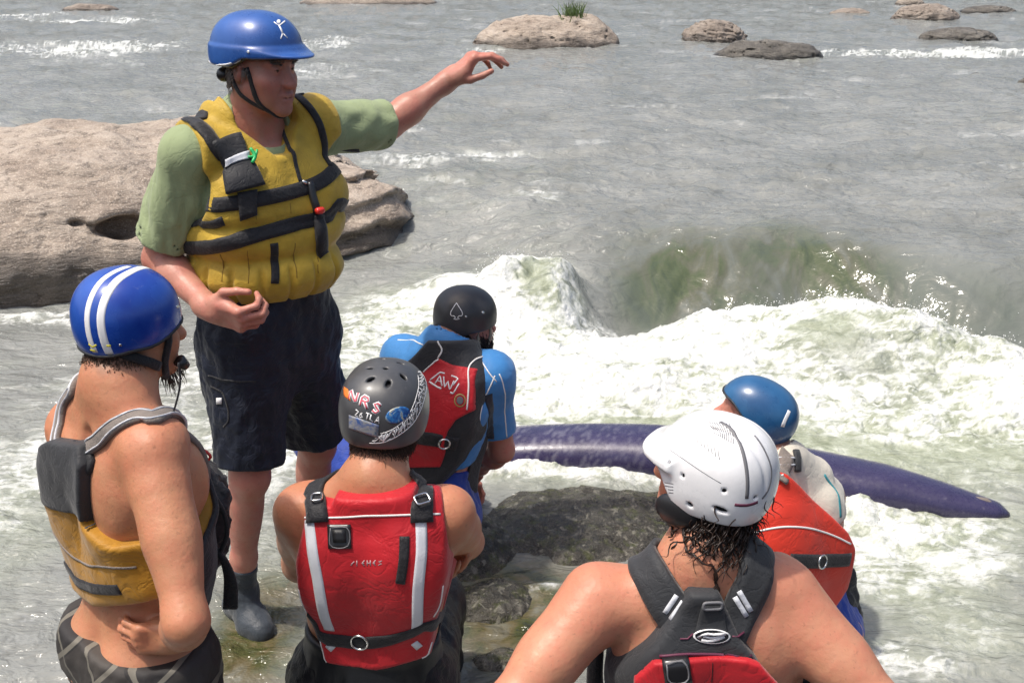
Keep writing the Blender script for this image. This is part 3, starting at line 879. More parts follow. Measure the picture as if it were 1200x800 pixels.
def person1():
    """instructor in yellow vest"""
    Y0 = 3.12
    B = Body(at(318, 398, Y0), at(298, 150, 3.14), at(216, 182, 2.97), at(366, 150, 3.25), ws=1.06, belly=.035, fat=1.08)
    sR, sL = at(220, 184, 2.98), at(372, 150, 3.24)
    eR, wR = at(187, 303, 3.03), at(247, 362, 2.86)
    eL, wL = at(455, 146, 3.44), at(527, 93, 3.52)
    print('P1', wsdist(sR, eR), wsdist(eR, wR), wsdist(sL, eL), wsdist(eL, wL), B.s, B.Y)
    B.arm(sR, eR, wR, 1.03); B.arm(sL, eL, wL, 1.0)
    X, Z = np.array([1., 0, 0]), np.array([0, 0, 1.]); Yv = np.array([0, 1., 0])
    # right hand held out, palm up, fingers curled to the thumb
    dR = nrm(at(300, 380, 2.80)-wR)
    B.hand(wR, dR, np.array([-.1, -.70, -.60]), np.array([.1, -.50, .85]), [(48, 62, 30), (40, 70, 35), (38, 62, 30), (36, 55, 30)],
           [(.62, .72, -.30), (.93, .20, -.30), (.95, -.10, -.40)], 1.12, .02)
    # left hand raised, knuckles up, fingers bent and pointing away
    dL = nrm(np.array([.72, .05, .62]))
    B.hand(wL, dL, np.array([-.55, -.1, .75]), np.array([.35, -.9, .1]), [(34, 26, 16), (40, 26, 15), (44, 30, 18), (48, 34, 22)],
           [(.70, .30, -.55), (.92, .10, -.38), (.96, .05, -.25)], 1.1, -.01)
    hR, kR, aR, tR = at(290, 405, 3.04), at(292, 556, 2.99), at(283, 692, 3.08), at(307, 740, 2.98)
    hL, kL, aL, tL = at(346, 395, 3.22), at(371, 520, 3.30), at(371, 640, 3.40), at(400, 664, 3.34)
    print('  legs', wsdist(hR, kR), wsdist(kR, aR), wsdist(hL, kL), wsdist(kL, aL), aR, aL, tR, tL)
    B.leg(hR, kR, aR, tR, .98); B.leg(hL, kL, aL, tL, .96)
    hF = nrm(np.array([.86, -.50, -.06]))
    B.head(at(305, 81, 3.10), hF, np.array([.02, 0, 1.]), .98, .95)
    o = B.make('person', M['skin_ruddy'], .005, stub=.22)
    B.obj = o
    # eyes
    for sg in (-1, 1):
        mb = MB(); c = B.hp(sg*.031, .0785, .009); rr = .0135*B.hs
        for i in range(1): 
            th = np.linspace(.05, PI-.05, 10); ph = np.linspace(0, 2*PI, 17)[:-1]
            V = np.array([c+rr*(B.hX*math.sin(a)*math.cos(b)+B.hU*math.sin(a)*math.sin(b)+B.hF*math.cos(a)) for a in th for b in ph])
            F = [(i2*16+j, i2*16+(j+1) % 16, (i2+1)*16+(j+1) % 16, (i2+1)*16+j) for i2 in range(9) for j in range(16)]
            mb.add(V, F)
        mb.build('eye', M['iris'], o)
    # nails
    mb = MB()
    for q, d, A, r in B.nails:
        up = nrm(np.cross(d, A)); 
        for sgn in (1,):
            c = q-d*r*.2; 
            if len(mb.v) < 99: pass
    for sg in (-1, 1):
        strands(B.surf, [(*B.hp(sg*x_, .092-abs(x_-.02)*.35, .031), .0022) for x_ in (.014, .022, .030, .038, .046)], B.hX*sg+B.hU*.3, .011, .0008, M['hair_grey'], o, name='eyebrow', n=110, seed=5+sg, droop=0)
    # ---- t-shirt
    T = Field(); T.p = list(B.trunk.p)
    def tee_raw(P, far=None):
        d = B.trunk(P, .2)-.012
        return d
    uR, uL = nrm(eR-sR), nrm(eL-sL)
    S = Field(); S.cone(B.lp(.08, -.01, .51), sR+B.Z*.01, .068, .073, .05); S.cone(sR, sR+uR*.27, .074, .085, .03)
    S2 = Field(); S2.cone(B.lp(-.08, -.01, .50), sL, .066, .072, .05); S2.cone(sL, sL+uL*.255, .076, .077, .04)
    def tee(P, far=None):
        d = B.trunk(P, .2)-.014
        a = S(P, .2); b = S2(P, .2)
        # sleeve folds run along the arm
        qa = (P-sR); t = qa@uR; a = a+fbm(np.stack([P[:, 0]*16, P[:, 1]*16, P[:, 2]*4], 1), 3)*.020*smooth(-.12, .15, t)
        tb = (P-sL)@uL; b = b+fbm(np.stack([tb*9, P[:, 1]*12, P[:, 2]*16], 1)+5, 2)*.012*smooth(-.05, .12, tb)
        ca = smax(a, t-.265, .004); cb = smax(b, tb-.25, .004)
        ca = smax(ca, -smax(a+.010, .225-t, .004), .003); cb = smax(cb, -smax(b+.010, .21-tb, .004), .003)
        d = smin(smin(d, ca, .03), cb, .03)
        nk = np.linalg.norm((P-B.lp(0, .035, .59))@np.stack([B.X, B.Y, B.Z*.8]).T, axis=1)-.080
        d = smax(d, -nk, .004)
        x, y, z = B.loc(P); return smax(d, .17-z, .01)
    lo, hi = np.minimum(B.trunk.bounds()[0], np.minimum(sR, sL)-.35), np.maximum(B.trunk.bounds()[1], np.maximum(sR, sL)+.35)
    field_obj('t_shirt', tee, .006, M['sage'], o, lo, hi)
    mb = MB(); ring = [B.lp(.088*math.sin(a), .035+.088*math.cos(a), .60-.035*math.cos(a)) for a in np.linspace(0, 2*PI, 25)[:-1]]
    # ---- shorts
    Sh = Field(); Sh.p = [p for p in B.trunk.p[:1]]
    Sh.cone(hR+np.array([0, 0, .04]), kR+nrm(hR-kR)*.05, .118, .098, .06); Sh.cone(hL+np.array([0, 0, .04]), kL+nrm(hL-kL)*.05, .110, .105, .06)
    Sh.cone(B.lp(-.05, 0, 0), B.lp(.05, 0, 0), .125, .125, .05)
    def shorts(P, far=None):
        x, y, z = B.loc(P)
        d = Sh(P, .2)-.012+folds(P, 9, .020, 3, (1.2, 1.2, .55))+folds(P, 26, .005, 9)
        dR = (P-kR)@nrm(hR-kR); dL = (P-kL)@nrm(hL-kL)
        nr = np.linalg.norm(P-hR-((P-hR)@nrm(kR-hR))[:, None]*nrm(kR-hR), axis=1); nl = np.linalg.norm(P-hL-((P-hL)@nrm(kL-hL))[:, None]*nrm(kL-hL), axis=1)
        dd = np.where(nr < nl, dR-.045, dL-.05)
        d = smax(d, -dd, .006)
        return smax(d, z-.16, .01)
    lo = np.minimum(kR, kL)-.22; hi = B.lp(0, 0, .2)+.35; hi[2] = B.lp(0, 0, .2)[2]+.03
    sh = field_obj('board_shorts', shorts, .006, M['navy'], o, np.minimum(lo, B.O-.35), hi); Ssh = Surf(sh)
    ribs(Ssh, [[(247, 452), (262, 462), (268, 490), (262, 500)], [(244, 440), (270, 446), (300, 447)]], .005, .002, 'pocket_seam', M['black_web'], sh)
    patch(Ssh, [(254, 466), (260, 466), (260, 473), (254, 473)], .003, 'label_tag', M['white_vinyl'], sh, n=3)
    # ---- boots
    for an, toe, kn in ((aR, tR, kR), (aL, tL, kL)):
        Bt = Field(); u = nrm(kn-an); Bt.cone(an+u*.13, an, .047, .044, .03); B.foot(an, toe, Bt, .008)
        def boot(P, far=None, Bt=Bt, an=an, u=u): return smax(Bt(P, .15)+folds(P, 30, .004), (P-an)@u-.12, .004)
        bo = field_obj('neoprene_boot', boot, .006, M['boot'], o, np.minimum(an, toe)-.12, np.maximum(an, toe)+.17)
    # ---- yellow vest
    G = Garment(B, .046, fold=.009, fscale=(7, 7, 11))
    G.offs.append(lambda x, y, z: .016*np.exp(-((z-.205)/.035)**2)+.006*np.exp(-((z-.31)/.03)**2)-.012*np.exp(-((z-.262)/.016)**2)-.010*np.exp(-((z-.352)/.016)**2)-.012*np.exp(-((z-.155)/.014)**2))
    # vertical stitched pleats in the bottom ring
    G.offs.append(lambda x, y, z: -.012*np.exp(-((np.abs(np.arctan2(x, np.where(np.abs(y) < 1e-6, 1e-6, y)))*2.6 % 1.0-.5)/.10)**2)*smooth(.26, .23, z))
    zt, zb = .545, .150
    fr = [(-.24, zb), (.24, zb), (.24, .36), (.21, .42), (.205, .52), (.205, .60), (.20, .68), (.095, .68), (.085, .585), (.022, .515), (-.022, .515), (-.085, .585), (-.095, .68), (-.20, .68), (-.205, .60), (-.205, .52), (-.21, .42), (-.24, .36)]
    bk = [(-.24, zb), (.24, zb), (.24, .36), (.21, .42), (.205, .52), (.205, .60), (.20, .68), (.118, .68), (.09, .60), (-.09, .60), (-.118, .68), (-.20, .68), (-.205, .60), (-.205, .52), (-.21, .42), (-.24, .36)]
    G.cut(halves(bk, fr))
    for q, sg in ((sR, 1), (sL, -1)):
        G.add(Field().cone(B.lp(sg*.10, -.01, .50), q-B.X*sg*.015+B.Z*.008, .085, .094, .03))
        e = q+B.X*sg*.050-B.Z*.085; G.sub(Field().cone(e, e+B.X*sg*.2-B.Z*.05, .105, .12, .01))
    v = field_obj('life_vest', G, .0055, M['yellow'], o); GS = Surf(v)
    # side mesh panel (black) between the straps below the arm
    def side(P, far=None):
        x, y, z = B.loc(P); d = B.trunk(P, .2)-.024
        return smax(smax(d, np.maximum(zb+.02-z, z-.37), .005), .135-np.abs(x), .01)
    field_obj('side_panel', side, .007, M['black_cloth'], v, *G.bounds(), relax=0)
    R_ = lambda pts, w, th, nm, mt: ribs(GS, pts, w, th, nm, M[mt], v)
    loopb = lambda z, dz=0: [B.lp(.2*math.sin(a), .17*math.cos(a), z+dz*math.sin(a)) for a in np.linspace(0, 2*PI, 17)[:-1]]
    for pxs, w in (([(222, 241), (260, 240), (300, 234), (345, 224), (375, 213), (392, 199)], .040), ([(224, 291), (260, 287), (300, 275), (345, 262), (385, 252), (398, 240)], .044)):
        pts = raycast(GS, pxs); 
        # carry the belt on round the back of the vest
        x, y, z = B.loc(pts); z0, z1 = z[0], z[-1]; a0 = math.atan2(x[0], y[0]); a1 = math.atan2(x[-1], y[-1])
        if a0 < 0: a0 += 2*PI
        if a1 > 0: a1 -= 0
        extra = [B.lp(.21*math.sin(a), .18*math.cos(a), z1+(z0-z1)*t) for t, a in zip(np.linspace(0, 1, 9)[1:-1], np.linspace(a1 if a1 > a0 else a1+2*PI, a0, 9)[1:-1])]
        ribbon_pts = np.vstack([pts, extra])
        ribbon(GS, ribbon_pts, w, .005, 0, closed=True, n=90).build('waist_belt', M['black_web'], v)
    R_([[(222, 262), (262, 259)]], .026, .005, 'strap', 'black_web')
    R_([[(322, 133), (333, 158), (345, 185), (352, 213)]], .011, .004, 'zipper', 'black_web')
    R_([[(321, 285), (322, 310), (322, 332)]], .022, .004, 'strap', 'black_web')
    R_([[(228, 143), (240, 153), (252, 170), (262, 182)], ], [.05, .046], .007, 'shoulder_strap', 'black_web')
    R_([[(345, 108), (362, 126), (374, 145), (380, 168), (388, 195)]], .020, .006, 'shoulder_strap', 'black_web')
    # strap carried over the right shoulder to the back
    top = np.vstack([raycast(GS, [(246, 160), (234, 147), (222, 138)]), [B.lp(.135, -.02, .60), B.lp(.12, -.12, .50), B.lp(.11, -.14, .40)]])
    ribbon(GS, top, .048, .006).build('shoulder_strap', M['black_web'], v)
    top = np.vstack([raycast(GS, [(352, 113), (345, 107)]), [B.lp(-.11, -.02, .60), B.lp(-.11, -.10, .52), B.lp(-.11, -.14, .40)]])
    ribbon(GS, top, .03, .006).build('shoulder_strap', M['black_web'], v)
    # knife / radio pouch on the chest
    pz = lambda px, th, nm, mt, n=10: patch(GS, px, th, nm, M[mt], v, n=n)
    pz([(247, 168), (282, 158), (292, 188), (262, 198)], .016, 'chest_pouch', 'black_cloth')
    pz([(262, 196), (293, 187), (308, 217), (266, 228)], .022, 'chest_pouch', 'black_cloth')
    pz([(278, 226), (300, 222), (300, 252), (281, 258)], .012, 'strap', 'black_web', 6)
    pz([(260, 187), (290, 180), (291, 190), (262, 198)], .026, 'reflective_strip', 'tape', 6)
    mb = MB()
    g0 = raycast(GS, [(291, 178), (297, 187), (294, 197), (299, 180), (289, 188)], .026)
    mb.tube([g0[0], g0[1], g0[2]], [.004, .006, .004], 8, n=8); mb.tube([g0[3], g0[1], g0[4]], [.003, .005, .003], 8, n=8); mb.build('clip', M['green_clip'], v)
    R_([[(362, 214), (366, 232), (370, 248)]], .020, .014, 'buckle', 'black_plastic')
    R_([[(373, 250), (375, 275), (379, 300)]], .036, .016, 'strap', 'black_web')
    w = raycast(GS, [(369, 245)], .022)[0]; mb = MB(); mb.tube([w-B.X*.012-B.Y*.002, w, w+B.X*.012], [.009, .0105, .008], 12, n=6); mb.build('whistle', M['whistle'], v)
    mb = MB(); q = raycast(GS, [(353, 213), (359, 216)], .006); mb.tube([q[0], q[1]], .005, 8); mb.build('zip_pull', M['steel'], v)
    # loose strap end under the raised arm
    a = raycast(GS, [(378, 160)], .0)[0]; b = at(398, 164, 3.24); c = at(421, 168, 3.30); mb = MB()
    C = spline([a, b, c], 12); N_ = np.tile(-Yv, (12, 1)); W_ = np.tile(Z, (12, 1)); mb.sheet(C, N_, W_, [.02, .055, .062, .055], .010, .006).build('strap', M['black_web'], v)
    R_([[(258, 298), (260, 330)], [(290, 294), (291, 332)], [(346, 285), (348, 326)], [(372, 302), (373, 320)]], .0022, .0008, 'seam', 'seam_ochre')
    R_([[(262, 128), (290, 142), (318, 152)], [(350, 120), (341, 140)], [(238, 232), (240, 205), (232, 180)], [(300, 250), (300, 262)], [(340, 238), (341, 250)]], .0020, .0008, 'seam', 'seam_ochre')
    # ---- helmet with short peak
    def rim(x, y): return -.006-.026*smooth(.055, -.01, y)+0*x
    H = Helmet(B, (.112, .130, .112), (0, -.010, .046), rim, .008, tilt=.03)
    def ridge(q, d):
        # swelling rim band, and the peak
        d = d-.004*smooth(.030, .018, q[:, 2]+.018*np.sin(q[:, 1]*18)*0)
        ell = np.sqrt((q[:, 0]/.105)**2+((q[:, 1]-.015)/.170)**2)-1
        zc = q[:, 2]-(.012-.16*np.maximum(q[:, 1]-.10, 0)-.9*q[:, 0]**2)
        pk = smax(smax(ell*.105, np.abs(zc)-.0045, .004), .07-q[:, 1], .01)
        return smin(d, pk, .022)
    H.extra.append(ridge)
    H.make(M['hel_blue'])
    ho = H.obj
    ribs(H.surf, [[(245, 72), (262, 76), (286, 79)]], .004, .002, 'trim', M['white_vinyl'], ho)
    # little pale figure printed on the front
    lo_ = MB()
    for st, w in (([(321, 26), (327, 30), (334, 25)], .004), ([(327, 30), (330, 36), (332, 41)], .0055), ([(331, 40), (329, 46)], .0035), ([(332, 40), (337, 45)], .0035)):
        ribbon(H.surf, raycast(H.surf, st), w, .001, 0, mb=lo_)
    disc(H.surf, 326.5, 25.5, 2.2, 2.2, 0, .0012, 'emblem', M['white_vinyl'], ho)
    lo_.build('emblem', M['white_vinyl'], ho)
    disc(H.surf, 291, 61, 1.6, 1.6, 0, .002, 'rivet', M['steel'], ho)
    # chin straps
    mb = MB()
    e1 = [B.hp(.084, .020, .012), B.hp(.076, .030, -.03), B.hp(.060, .045, -.085), B.hp(.030, .070, -.122), B.hp(0, .075, -.128), B.hp(-.03, .07, -.122), B.hp(-.060, .045, -.085), B.hp(-.078, .03, -.03), B.hp(-.086, .02, .012)]
    e2 = [B.hp(.080, -.045, -.012), B.hp(.077, -.020, -.052), B.hp(.064, .018, -.085), B.hp(.050, .052, -.105)]
    fz = B.surf
    for e, w in ((e1, .013), (e2, .012)):
        ribbon(fz, np.array(e), w, .0025, .002, mb=mb)
    mb.build('chin_strap', M['black_web'], o)
    pad = Field(); pad.cone(B.hp(-.055, -.085, -.02), B.hp(.055, -.085, -.02), .020, .020, .02); pad.cone(B.hp(0, -.1, -.0), B.hp(0, -.095, -.045), .02, .016, .02)
    field_obj('neck_pad', pad, .005, M['black_plastic'], ho)
    # hair at the temples
    strands(fz, [(*B.hp(.074, -.045, -.01), .014), (*B.hp(.070, -.06, -.03), .012), (*B.hp(0, -.1, -.03), .03), (*B.hp(.075, .012, .005), .006)], np.array([0, 0, -1.])-hF*.3, .016, .0007, M['hair_grey'], o, n=260, seed=4)
    tag(o, 'standing man in a yellow life vest and green t-shirt, arm stretched over the river', 'person')
    return B
# ----------------------------------------------------------------------------------------
# stroke letters laid on a surface
FONT = {
 'N': [[(0, 0), (0, 1), (.7, 0), (.7, 1)]], 'R': [[(0, 0), (0, 1), (.5, 1), (.65, .78), (.5, .55), (0, .52)], [(.3, .52), (.68, 0)]],
 'S': [[(.65, .85), (.45, 1), (.15, .97), (.03, .75), (.3, .53), (.62, .38), (.62, .12), (.35, 0), (.02, .12)]],
 'Z': [[(0, 1), (.6, 1), (.05, 0), (.65, 0)]], 'B': [[(0, 0), (0, 1), (.45, .96), (.5, .7), (.05, .53), (.55, .42), (.55, .08), (0, 0)]],
 'T': [[(0, 1), (.7, 1)], [(.35, 1), (.35, 0)]], 'L': [[(0, 1), (0, 0), (.55, 0)]], 'A': [[(0, 0), (.35, 1), (.7, 0)], [(.12, .35), (.58, .35)]],
 'W': [[(0, 1), (.2, 0), (.42, .8), (.64, 0), (.84, 1)]], 'I': [[(.1, 0), (.1, 1)]], 'E': [[(.5, 1), (0, 1), (0, 0), (.5, 0)], [(0, .5), (.4, .5)]], 'H': [[(0, 0), (0, 1)], [(.55, 0), (.55, 1)], [(0, .5), (.55, .5)]],
}
def word(surf, text, p0, right, up, w, th, name, mat, parent, off=0., step=.9):
    """letters start at photo pixel p0; right / up are the pixel vectors of one letter width / height"""
    p0 = np.array(p0, float); right = np.array(right, float); up = np.array(up, float); mb = MB()
    for i, ch in enumerate(text):
        for st in FONT[ch]:
            q = [p0+right*(i*step+x)+up*y for x, y in st]
            ribbon(surf, sharp(raycast(surf, q, off)), w, th, off, mb=mb)
    return mb.build(name, mat, parent)
def sharp(P):
    """keep corners when a polyline is splined: double the points near each corner"""
    P = np.asarray(P); o = [P[0]]
    for i in range(1, len(P)):
        o += [P[i-1]+(P[i]-P[i-1])*.12, P[i-1]+(P[i]-P[i-1])*.88, P[i]]
    return np.array(o)
def ringat(surf, px, r, rad, name, mat, parent, off=.006, sq=None):
    """a metal ring (or rounded rectangular buckle) lying on the surface"""
    c = raycast(surf, [px], off)[0]; q, n = project(surf, c[None]); n = n[0]
    a = nrm(np.cross(n, [0, 0, 1.])); b = np.cross(n, a)
    if b[2] < 0: b = -b
    t = np.linspace(0, 2*PI, 25)[:-1]
    rx, ry = (r, r) if not sq else sq; p = .45 if sq else 1.
    P = [c+n*.004+a*rx*np.sign(math.cos(k))*abs(math.cos(k))**p+b*ry*np.sign(math.sin(k))*abs(math.sin(k))**p for k in t]
    mb = MB(); mb.tube(P, rad, 8, closed=True); return mb.build(name, mat, parent)
def slab(surf, px, th, name, mat, parent, n=8): return patch(surf, px, th, name, mat, parent, n=n)
def around(B, z, zf=None, w=.2, d=.18, n=17): return [B.lp(w*math.sin(a), d*math.cos(a), z+((zf or z)-z)*(.5+.5*math.cos(a))) for a in np.linspace(0, 2*PI, n)[:-1]]

def trousers(B, hips, knees, ankles, r, lo_t, name, mat, o, top=.16, amp=.016, h=.0075, seed=0, wide=1.):
    S = Field(); S.p = list(B.trunk.p[:1])
    S.cone(B.lp(-.05, -.02, 0), B.lp(.05, -.02, 0), .12*B.ws, .12*B.ws, .05)
    ends = []
    for hp, kn, an in zip(hips, knees, ankles):
        S.cone(hp, kn, r[0], r[1], .05)
        if lo_t > 1:
            q = kn+(an-kn)*(lo_t-1); S.cone(kn, q, r[1], r[2], .03); ends.append((q, nrm(an-kn)))
        else:
            q = hp+(kn-hp)*lo_t; ends.append((q, nrm(kn-hp)))
    def f(P, far=None):
        x, y, z = B.loc(P); d = S(P, .2)-.010
        d = d+folds(P, 9, amp, seed, (1, 1, .6))+folds(P, 28, amp*.3, seed+4)
        for (q, u), hp in zip(ends, hips):
            side_ = np.linalg.norm(P-q, axis=1) < np.linalg.norm(hp-q)*1.0+.05
            d = np.where(side_, smax(d, (P-q)@u, .005), d)
        return smax(d, z-top, .01)
    lo, hi = S.bounds(.05)
    return field_obj(name, f, h, mat, o, lo, hi)

def person2():
    """near left man, back to us, blue helmet with white stripes"""
    B = Body(at(166, 758, 2.12), at(146, 455, 2.12), at(184, 530, 1.99), at(92, 500, 2.20), ws=.94)
    sR, sL = at(180, 530, 2.00), at(90, 500, 2.21); eR, wR = at(218, 728, 1.80), at(210, 746, 1.985)
    B.arm(sR, eR, wR, .93)
    B.hand(wR, nrm(np.array([-.12, -.025, .012])), np.array([.1, -1., .1]), np.array([0, 0, 1.]), [(40, 48, 30), (38, 45, 30), (40, 45, 30), (42, 48, 30)], [(.30, .80, -.3), (.6, .6, -.4), (.8, .3, -.4)], .88, .02)
    eL = sL-B.Z*.24+B.Y*.12-B.X*.05; wL = B.lp(-.10, .17, .14)
    B.arm(sL, eL, wL, .9); B.hand(wL, B.X*.3-B.Z*.8, B.Y, B.X, [(25, 25, 20)]*4, [(.6, .6, -.3), (.8, .3, -.3), (.9, 0, -.2)])
    print('P2', wsdist(sR, eR), wsdist(eR, wR), B.s, B.Y, B.O)
    hips = [B.lp(.09, 0, -.02), B.lp(-.09, 0, -.02)]; kn = [hips[0]+np.array([.03, .04, -.44]), hips[1]+np.array([-.03, .06, -.44])]; an = [k+np.array([0, 0, -.42]) for k in kn]
    for a, b, c in zip(hips, kn, an): B.leg(a, b, c, c+np.array([.15, .14, -.05]))
    hF = nrm(np.array([.76, .64, -.12]))
    B.head(at(155, 383, 2.16), hF, np.array([-.05, -.05, 1.]), .92, .95)
    o = B.make('person', M['skin_tan'], .006); B.obj = o
    trousers(B, hips, kn, an, (.115, .105, .1), .97, 'board_shorts', M['plaid'], o, top=.055, seed=2)
    # low-cut vest: side and back panels in mustard, dark centre piece, grey straps
    px = B.pixplane([(20, 560), (46, 526), (62, 518), (90, 526), (98, 545), (101, 575), (104, 612), (130, 640), (160, 652), (215, 668), (240, 690), (240, 730), (150, 716), (105, 712), (66, 690), (20, 650)], -.13)
    fr = [(-.24, .14), (.24, .14), (.24, .26), (.17, .30), (.10, .34), (-.13, .50), (-.17, .36), (-.24, .30)]
    G = Garment(B, .024, fold=.008, fscale=(8, 8, 8), seed=4); G.cut(halves(px, fr)); G.sub(Field().cone(sR, eR, .075, .06, .01)); G.sub(Field().cone(sL, sL-B.Z*.2, .075, .07, .01))
    G.offs.append(lambda x, y, z: .014*np.exp(-((z-.22)/.07)**2))
    v = field_obj('life_vest', G, .006, M['mustard'], o); GS = Surf(v)
    fb = layer(G, .006, lambda x, y, z: .035-y)
    field_obj('front_panel', lambda P, far=None: smax(fb(P), G(P)-.008, .003), .007, M['black_cloth'], v, *G.bounds())
    dk = B.pixplane([(20, 540), (55, 505), (150, 510), (152, 560), (140, 625), (110, 618), (100, 603), (70, 592), (20, 570)], -.13)
    bc = layer(G, .004, outline(dk, -1), down=.06)
    field_obj('back_panel', lambda P, far=None: smax(bc(P), G(P)-.005, .003), .005, M['char_cloth'], v, *G.bounds())
    ribs(GS, [[(50, 628), (90, 655), (125, 664), (160, 664)]], .005, .002, 'piping', M['grey_web'], v)
    ribs(GS, [[(66, 666), (90, 680), (120, 690), (140, 690)]], .024, .004, 'waist_belt', M['black_web'], v)
    word(GS, 'SEARS'[:0]+'', (0, 0), (1, 0), (0, 1), .001, .001, 'x', M['grey_vinyl'], v) if False else None
    ribs(GS, [[(52, 573), (60, 577), (70, 581)]], .004, .0015, 'print', M['grey_vinyl'], v)
    bs = B.surf
    for pts, w in (([(98, 532), (112, 520), (128, 505), (148, 493), (170, 488), (182, 491)], .034), ([(68, 524), (70, 505), (74, 485), (80, 468), (88, 456)], .028)):
        ps = raycast(bs, pts)
        tail = [B.lp(.085, .06, .50), B.lp(.09, .13, .38)] if pts[0][0] > 80 else [B.lp(-.085, .06, .50), B.lp(-.09, .13, .38)]
        ps = np.vstack([ps, tail])
        ribbon(bs, ps, w, .010, .002).build('shoulder_strap', M['grey_web'], v)
        for sd in (-1, 1):
            P, N = project(bs, spline(ps[:-1], 14)); T = np.gradient(P, axis=0); T /= np.linalg.norm(T, axis=1)[:, None]; W = np.cross(T, N)
            ribbon(bs, P+W*sd*w*.36, .003, .003, .011).build('strap_piping', M['tape'], v)
    ribs(bs, [[(88, 522), (100, 528), (108, 540), (104, 552)]], .03, .012, 'strap_anchor', M['black_web'], v)
    # chest pack of black pouches and clipped gear
    K = Field(); c = lambda px, py, Y: at(px, py, Y)
    K.cone(c(205, 545, 2.28), c(232, 570, 2.30), .045, .05, .03); K.cone(c(232, 575, 2.30), c(232, 640, 2.28), .060, .062, .04); K.cone(c(225, 640, 2.28), c(215, 690, 2.24), .058, .035, .03)
    K.box(c(238, 600, 2.24), B.M, (.05, .045, .07), .015, .02)
    field_obj('chest_pack', lambda P, far=None: K(P, .2)+folds(P, 18, .022, 3), .006, M['black_cloth'], v, *K.bounds())
    mb = MB(); mb.tube([c(222, 545, 2.2), c(232, 555, 2.2), c(233, 580, 2.2)], .009, 8, n=10); mb.build('knife_handle', M['tan_web'], v)
    mb = MB(); mb.tube([c(214, 527, 2.2), c(225, 524, 2.2), c(240, 528, 2.2), c(247, 536, 2.2), c(236, 540, 2.2), c(226, 534, 2.2)], .0035, 6, n=24); mb.build('whistle_cord', M['whistle'], v)
    mb = MB(); mb.tube([c(250, 580, 2.2), c(262, 600, 2.2), c(266, 625, 2.2), c(256, 650, 2.2), c(244, 656, 2.2)], .006, 8, n=20); mb.build('tow_loop', M['black_web'], v)
    mb = MB(); C = spline([c(250, 640, 2.2), c(262, 655, 2.2), c(270, 680, 2.2), c(270, 712, 2.2)], 12); mb.sheet(C, np.tile([0, -1., 0], (12, 1)), np.tile([1., 0, 0], (12, 1)), [.012, .02, .032, .034], .006); mb.build('strap', M['black_web'], v)
    ringat(Surf(v), (213, 560), .011, .0025, 'steel_ring', M['steel'], v, off=.03)
    # helmet
    H = Helmet(B, (.108, .116, .114), (0, -.010, .026), lambda x, y: -.045-.012*smooth(-.02, -.10, y)+.030*smooth(.0, .11, y), .008, tilt=.12)
    H.extra.append(lambda q, d: d)
    H.make(M['hel_royal']); hs = H.surf; ho = H.obj
    for pts, w in (([(112, 413), (104, 392), (102, 370), (107, 348), (119, 329), (135, 318), (152, 312)], .0135), ([(130, 417), (121, 396), (118, 372), (124, 348), (138, 328), (156, 317), (176, 312)], .0165)):
        ps = raycast(hs, pts); ps = np.vstack([ps, [H.wp(.01, .09, .075), H.wp(.01, .125, .02)]]) if False else ps
        ribbon(hs, ps, w, .0006, 0., n=26).build('stripe', M['white_vinyl'], ho)
    ribs(hs, [[(104, 403), (108, 407), (113, 404)], [(106, 410), (112, 411)], [(125, 405), (130, 405)]], .004, .001, 'sticker', M['yellow_vinyl'], ho)
    disc(hs, 141, 404, 1.8, 1.2, 0, .0015, 'rivet', M['steel'], ho)
    disc(hs, 208, 359, 1.8, 1.8, 0, .0015, 'rivet', M['steel'], ho)
    def trimf(P, far=None):
        q = H.loc(P); rz = H.rim(q[:, 0], q[:, 1]); return smax(np.abs(H.solid(P)+.003)-.0065, np.abs(q[:, 2]-rz-.001)-.0045, .003)
    R = .2; field_obj('edge_trim', trimf, .004, M['dark_rubber'], ho, B.hc-R, B.hc+R, relax=0)
    mb = MB(); bs = B.surf
    ribbon(bs, np.array([B.hp(.080, .055, .01), B.hp(.070, .05, -.04), B.hp(.058, .05, -.085), B.hp(.02, .07, -.12)]), .014, .004, .003, mb=mb)
    ribbon(bs, np.array([B.hp(.076, -.06, -.03), B.hp(.078, -.02, -.05), B.hp(.068, .03, -.075)]), .020, .006, .003, mb=mb); mb.build('chin_strap', M['black_web'], o)
    a = raycast(bs, [(206, 420)])[0]+B.X*.012
    mb = MB(); mb.tube([a-B.Z*0, a+B.Y*.016-B.Z*.018], [.014, .010], 10); mb.build('buckle', M['black_plastic'], o)
    mb = MB(); mb.tube([at(209, 425, 2.06), at(211, 450, 2.06), at(204, 480, 2.05), at(194, 502, 2.03)], .0022, 6, n=18); mb.build('cord', M['black_web'], o)
    nape(B, M['hair_brown'], o, 700, .008, -.050, 8)
    strands(bs, [(*B.hp(.0, .085, -.110), .009), (*B.hp(.01, .08, -.112), .008), (*B.hp(0, .09, -.105), .008)], np.array([.1, .1, -1.]), .030, .0007, M['hair_brown'], o, name='beard', n=90, seed=9)
    tag(o, 'bare-shouldered man in a blue helmet with two white stripes and plaid shorts, hand on hip', 'person')
    return B

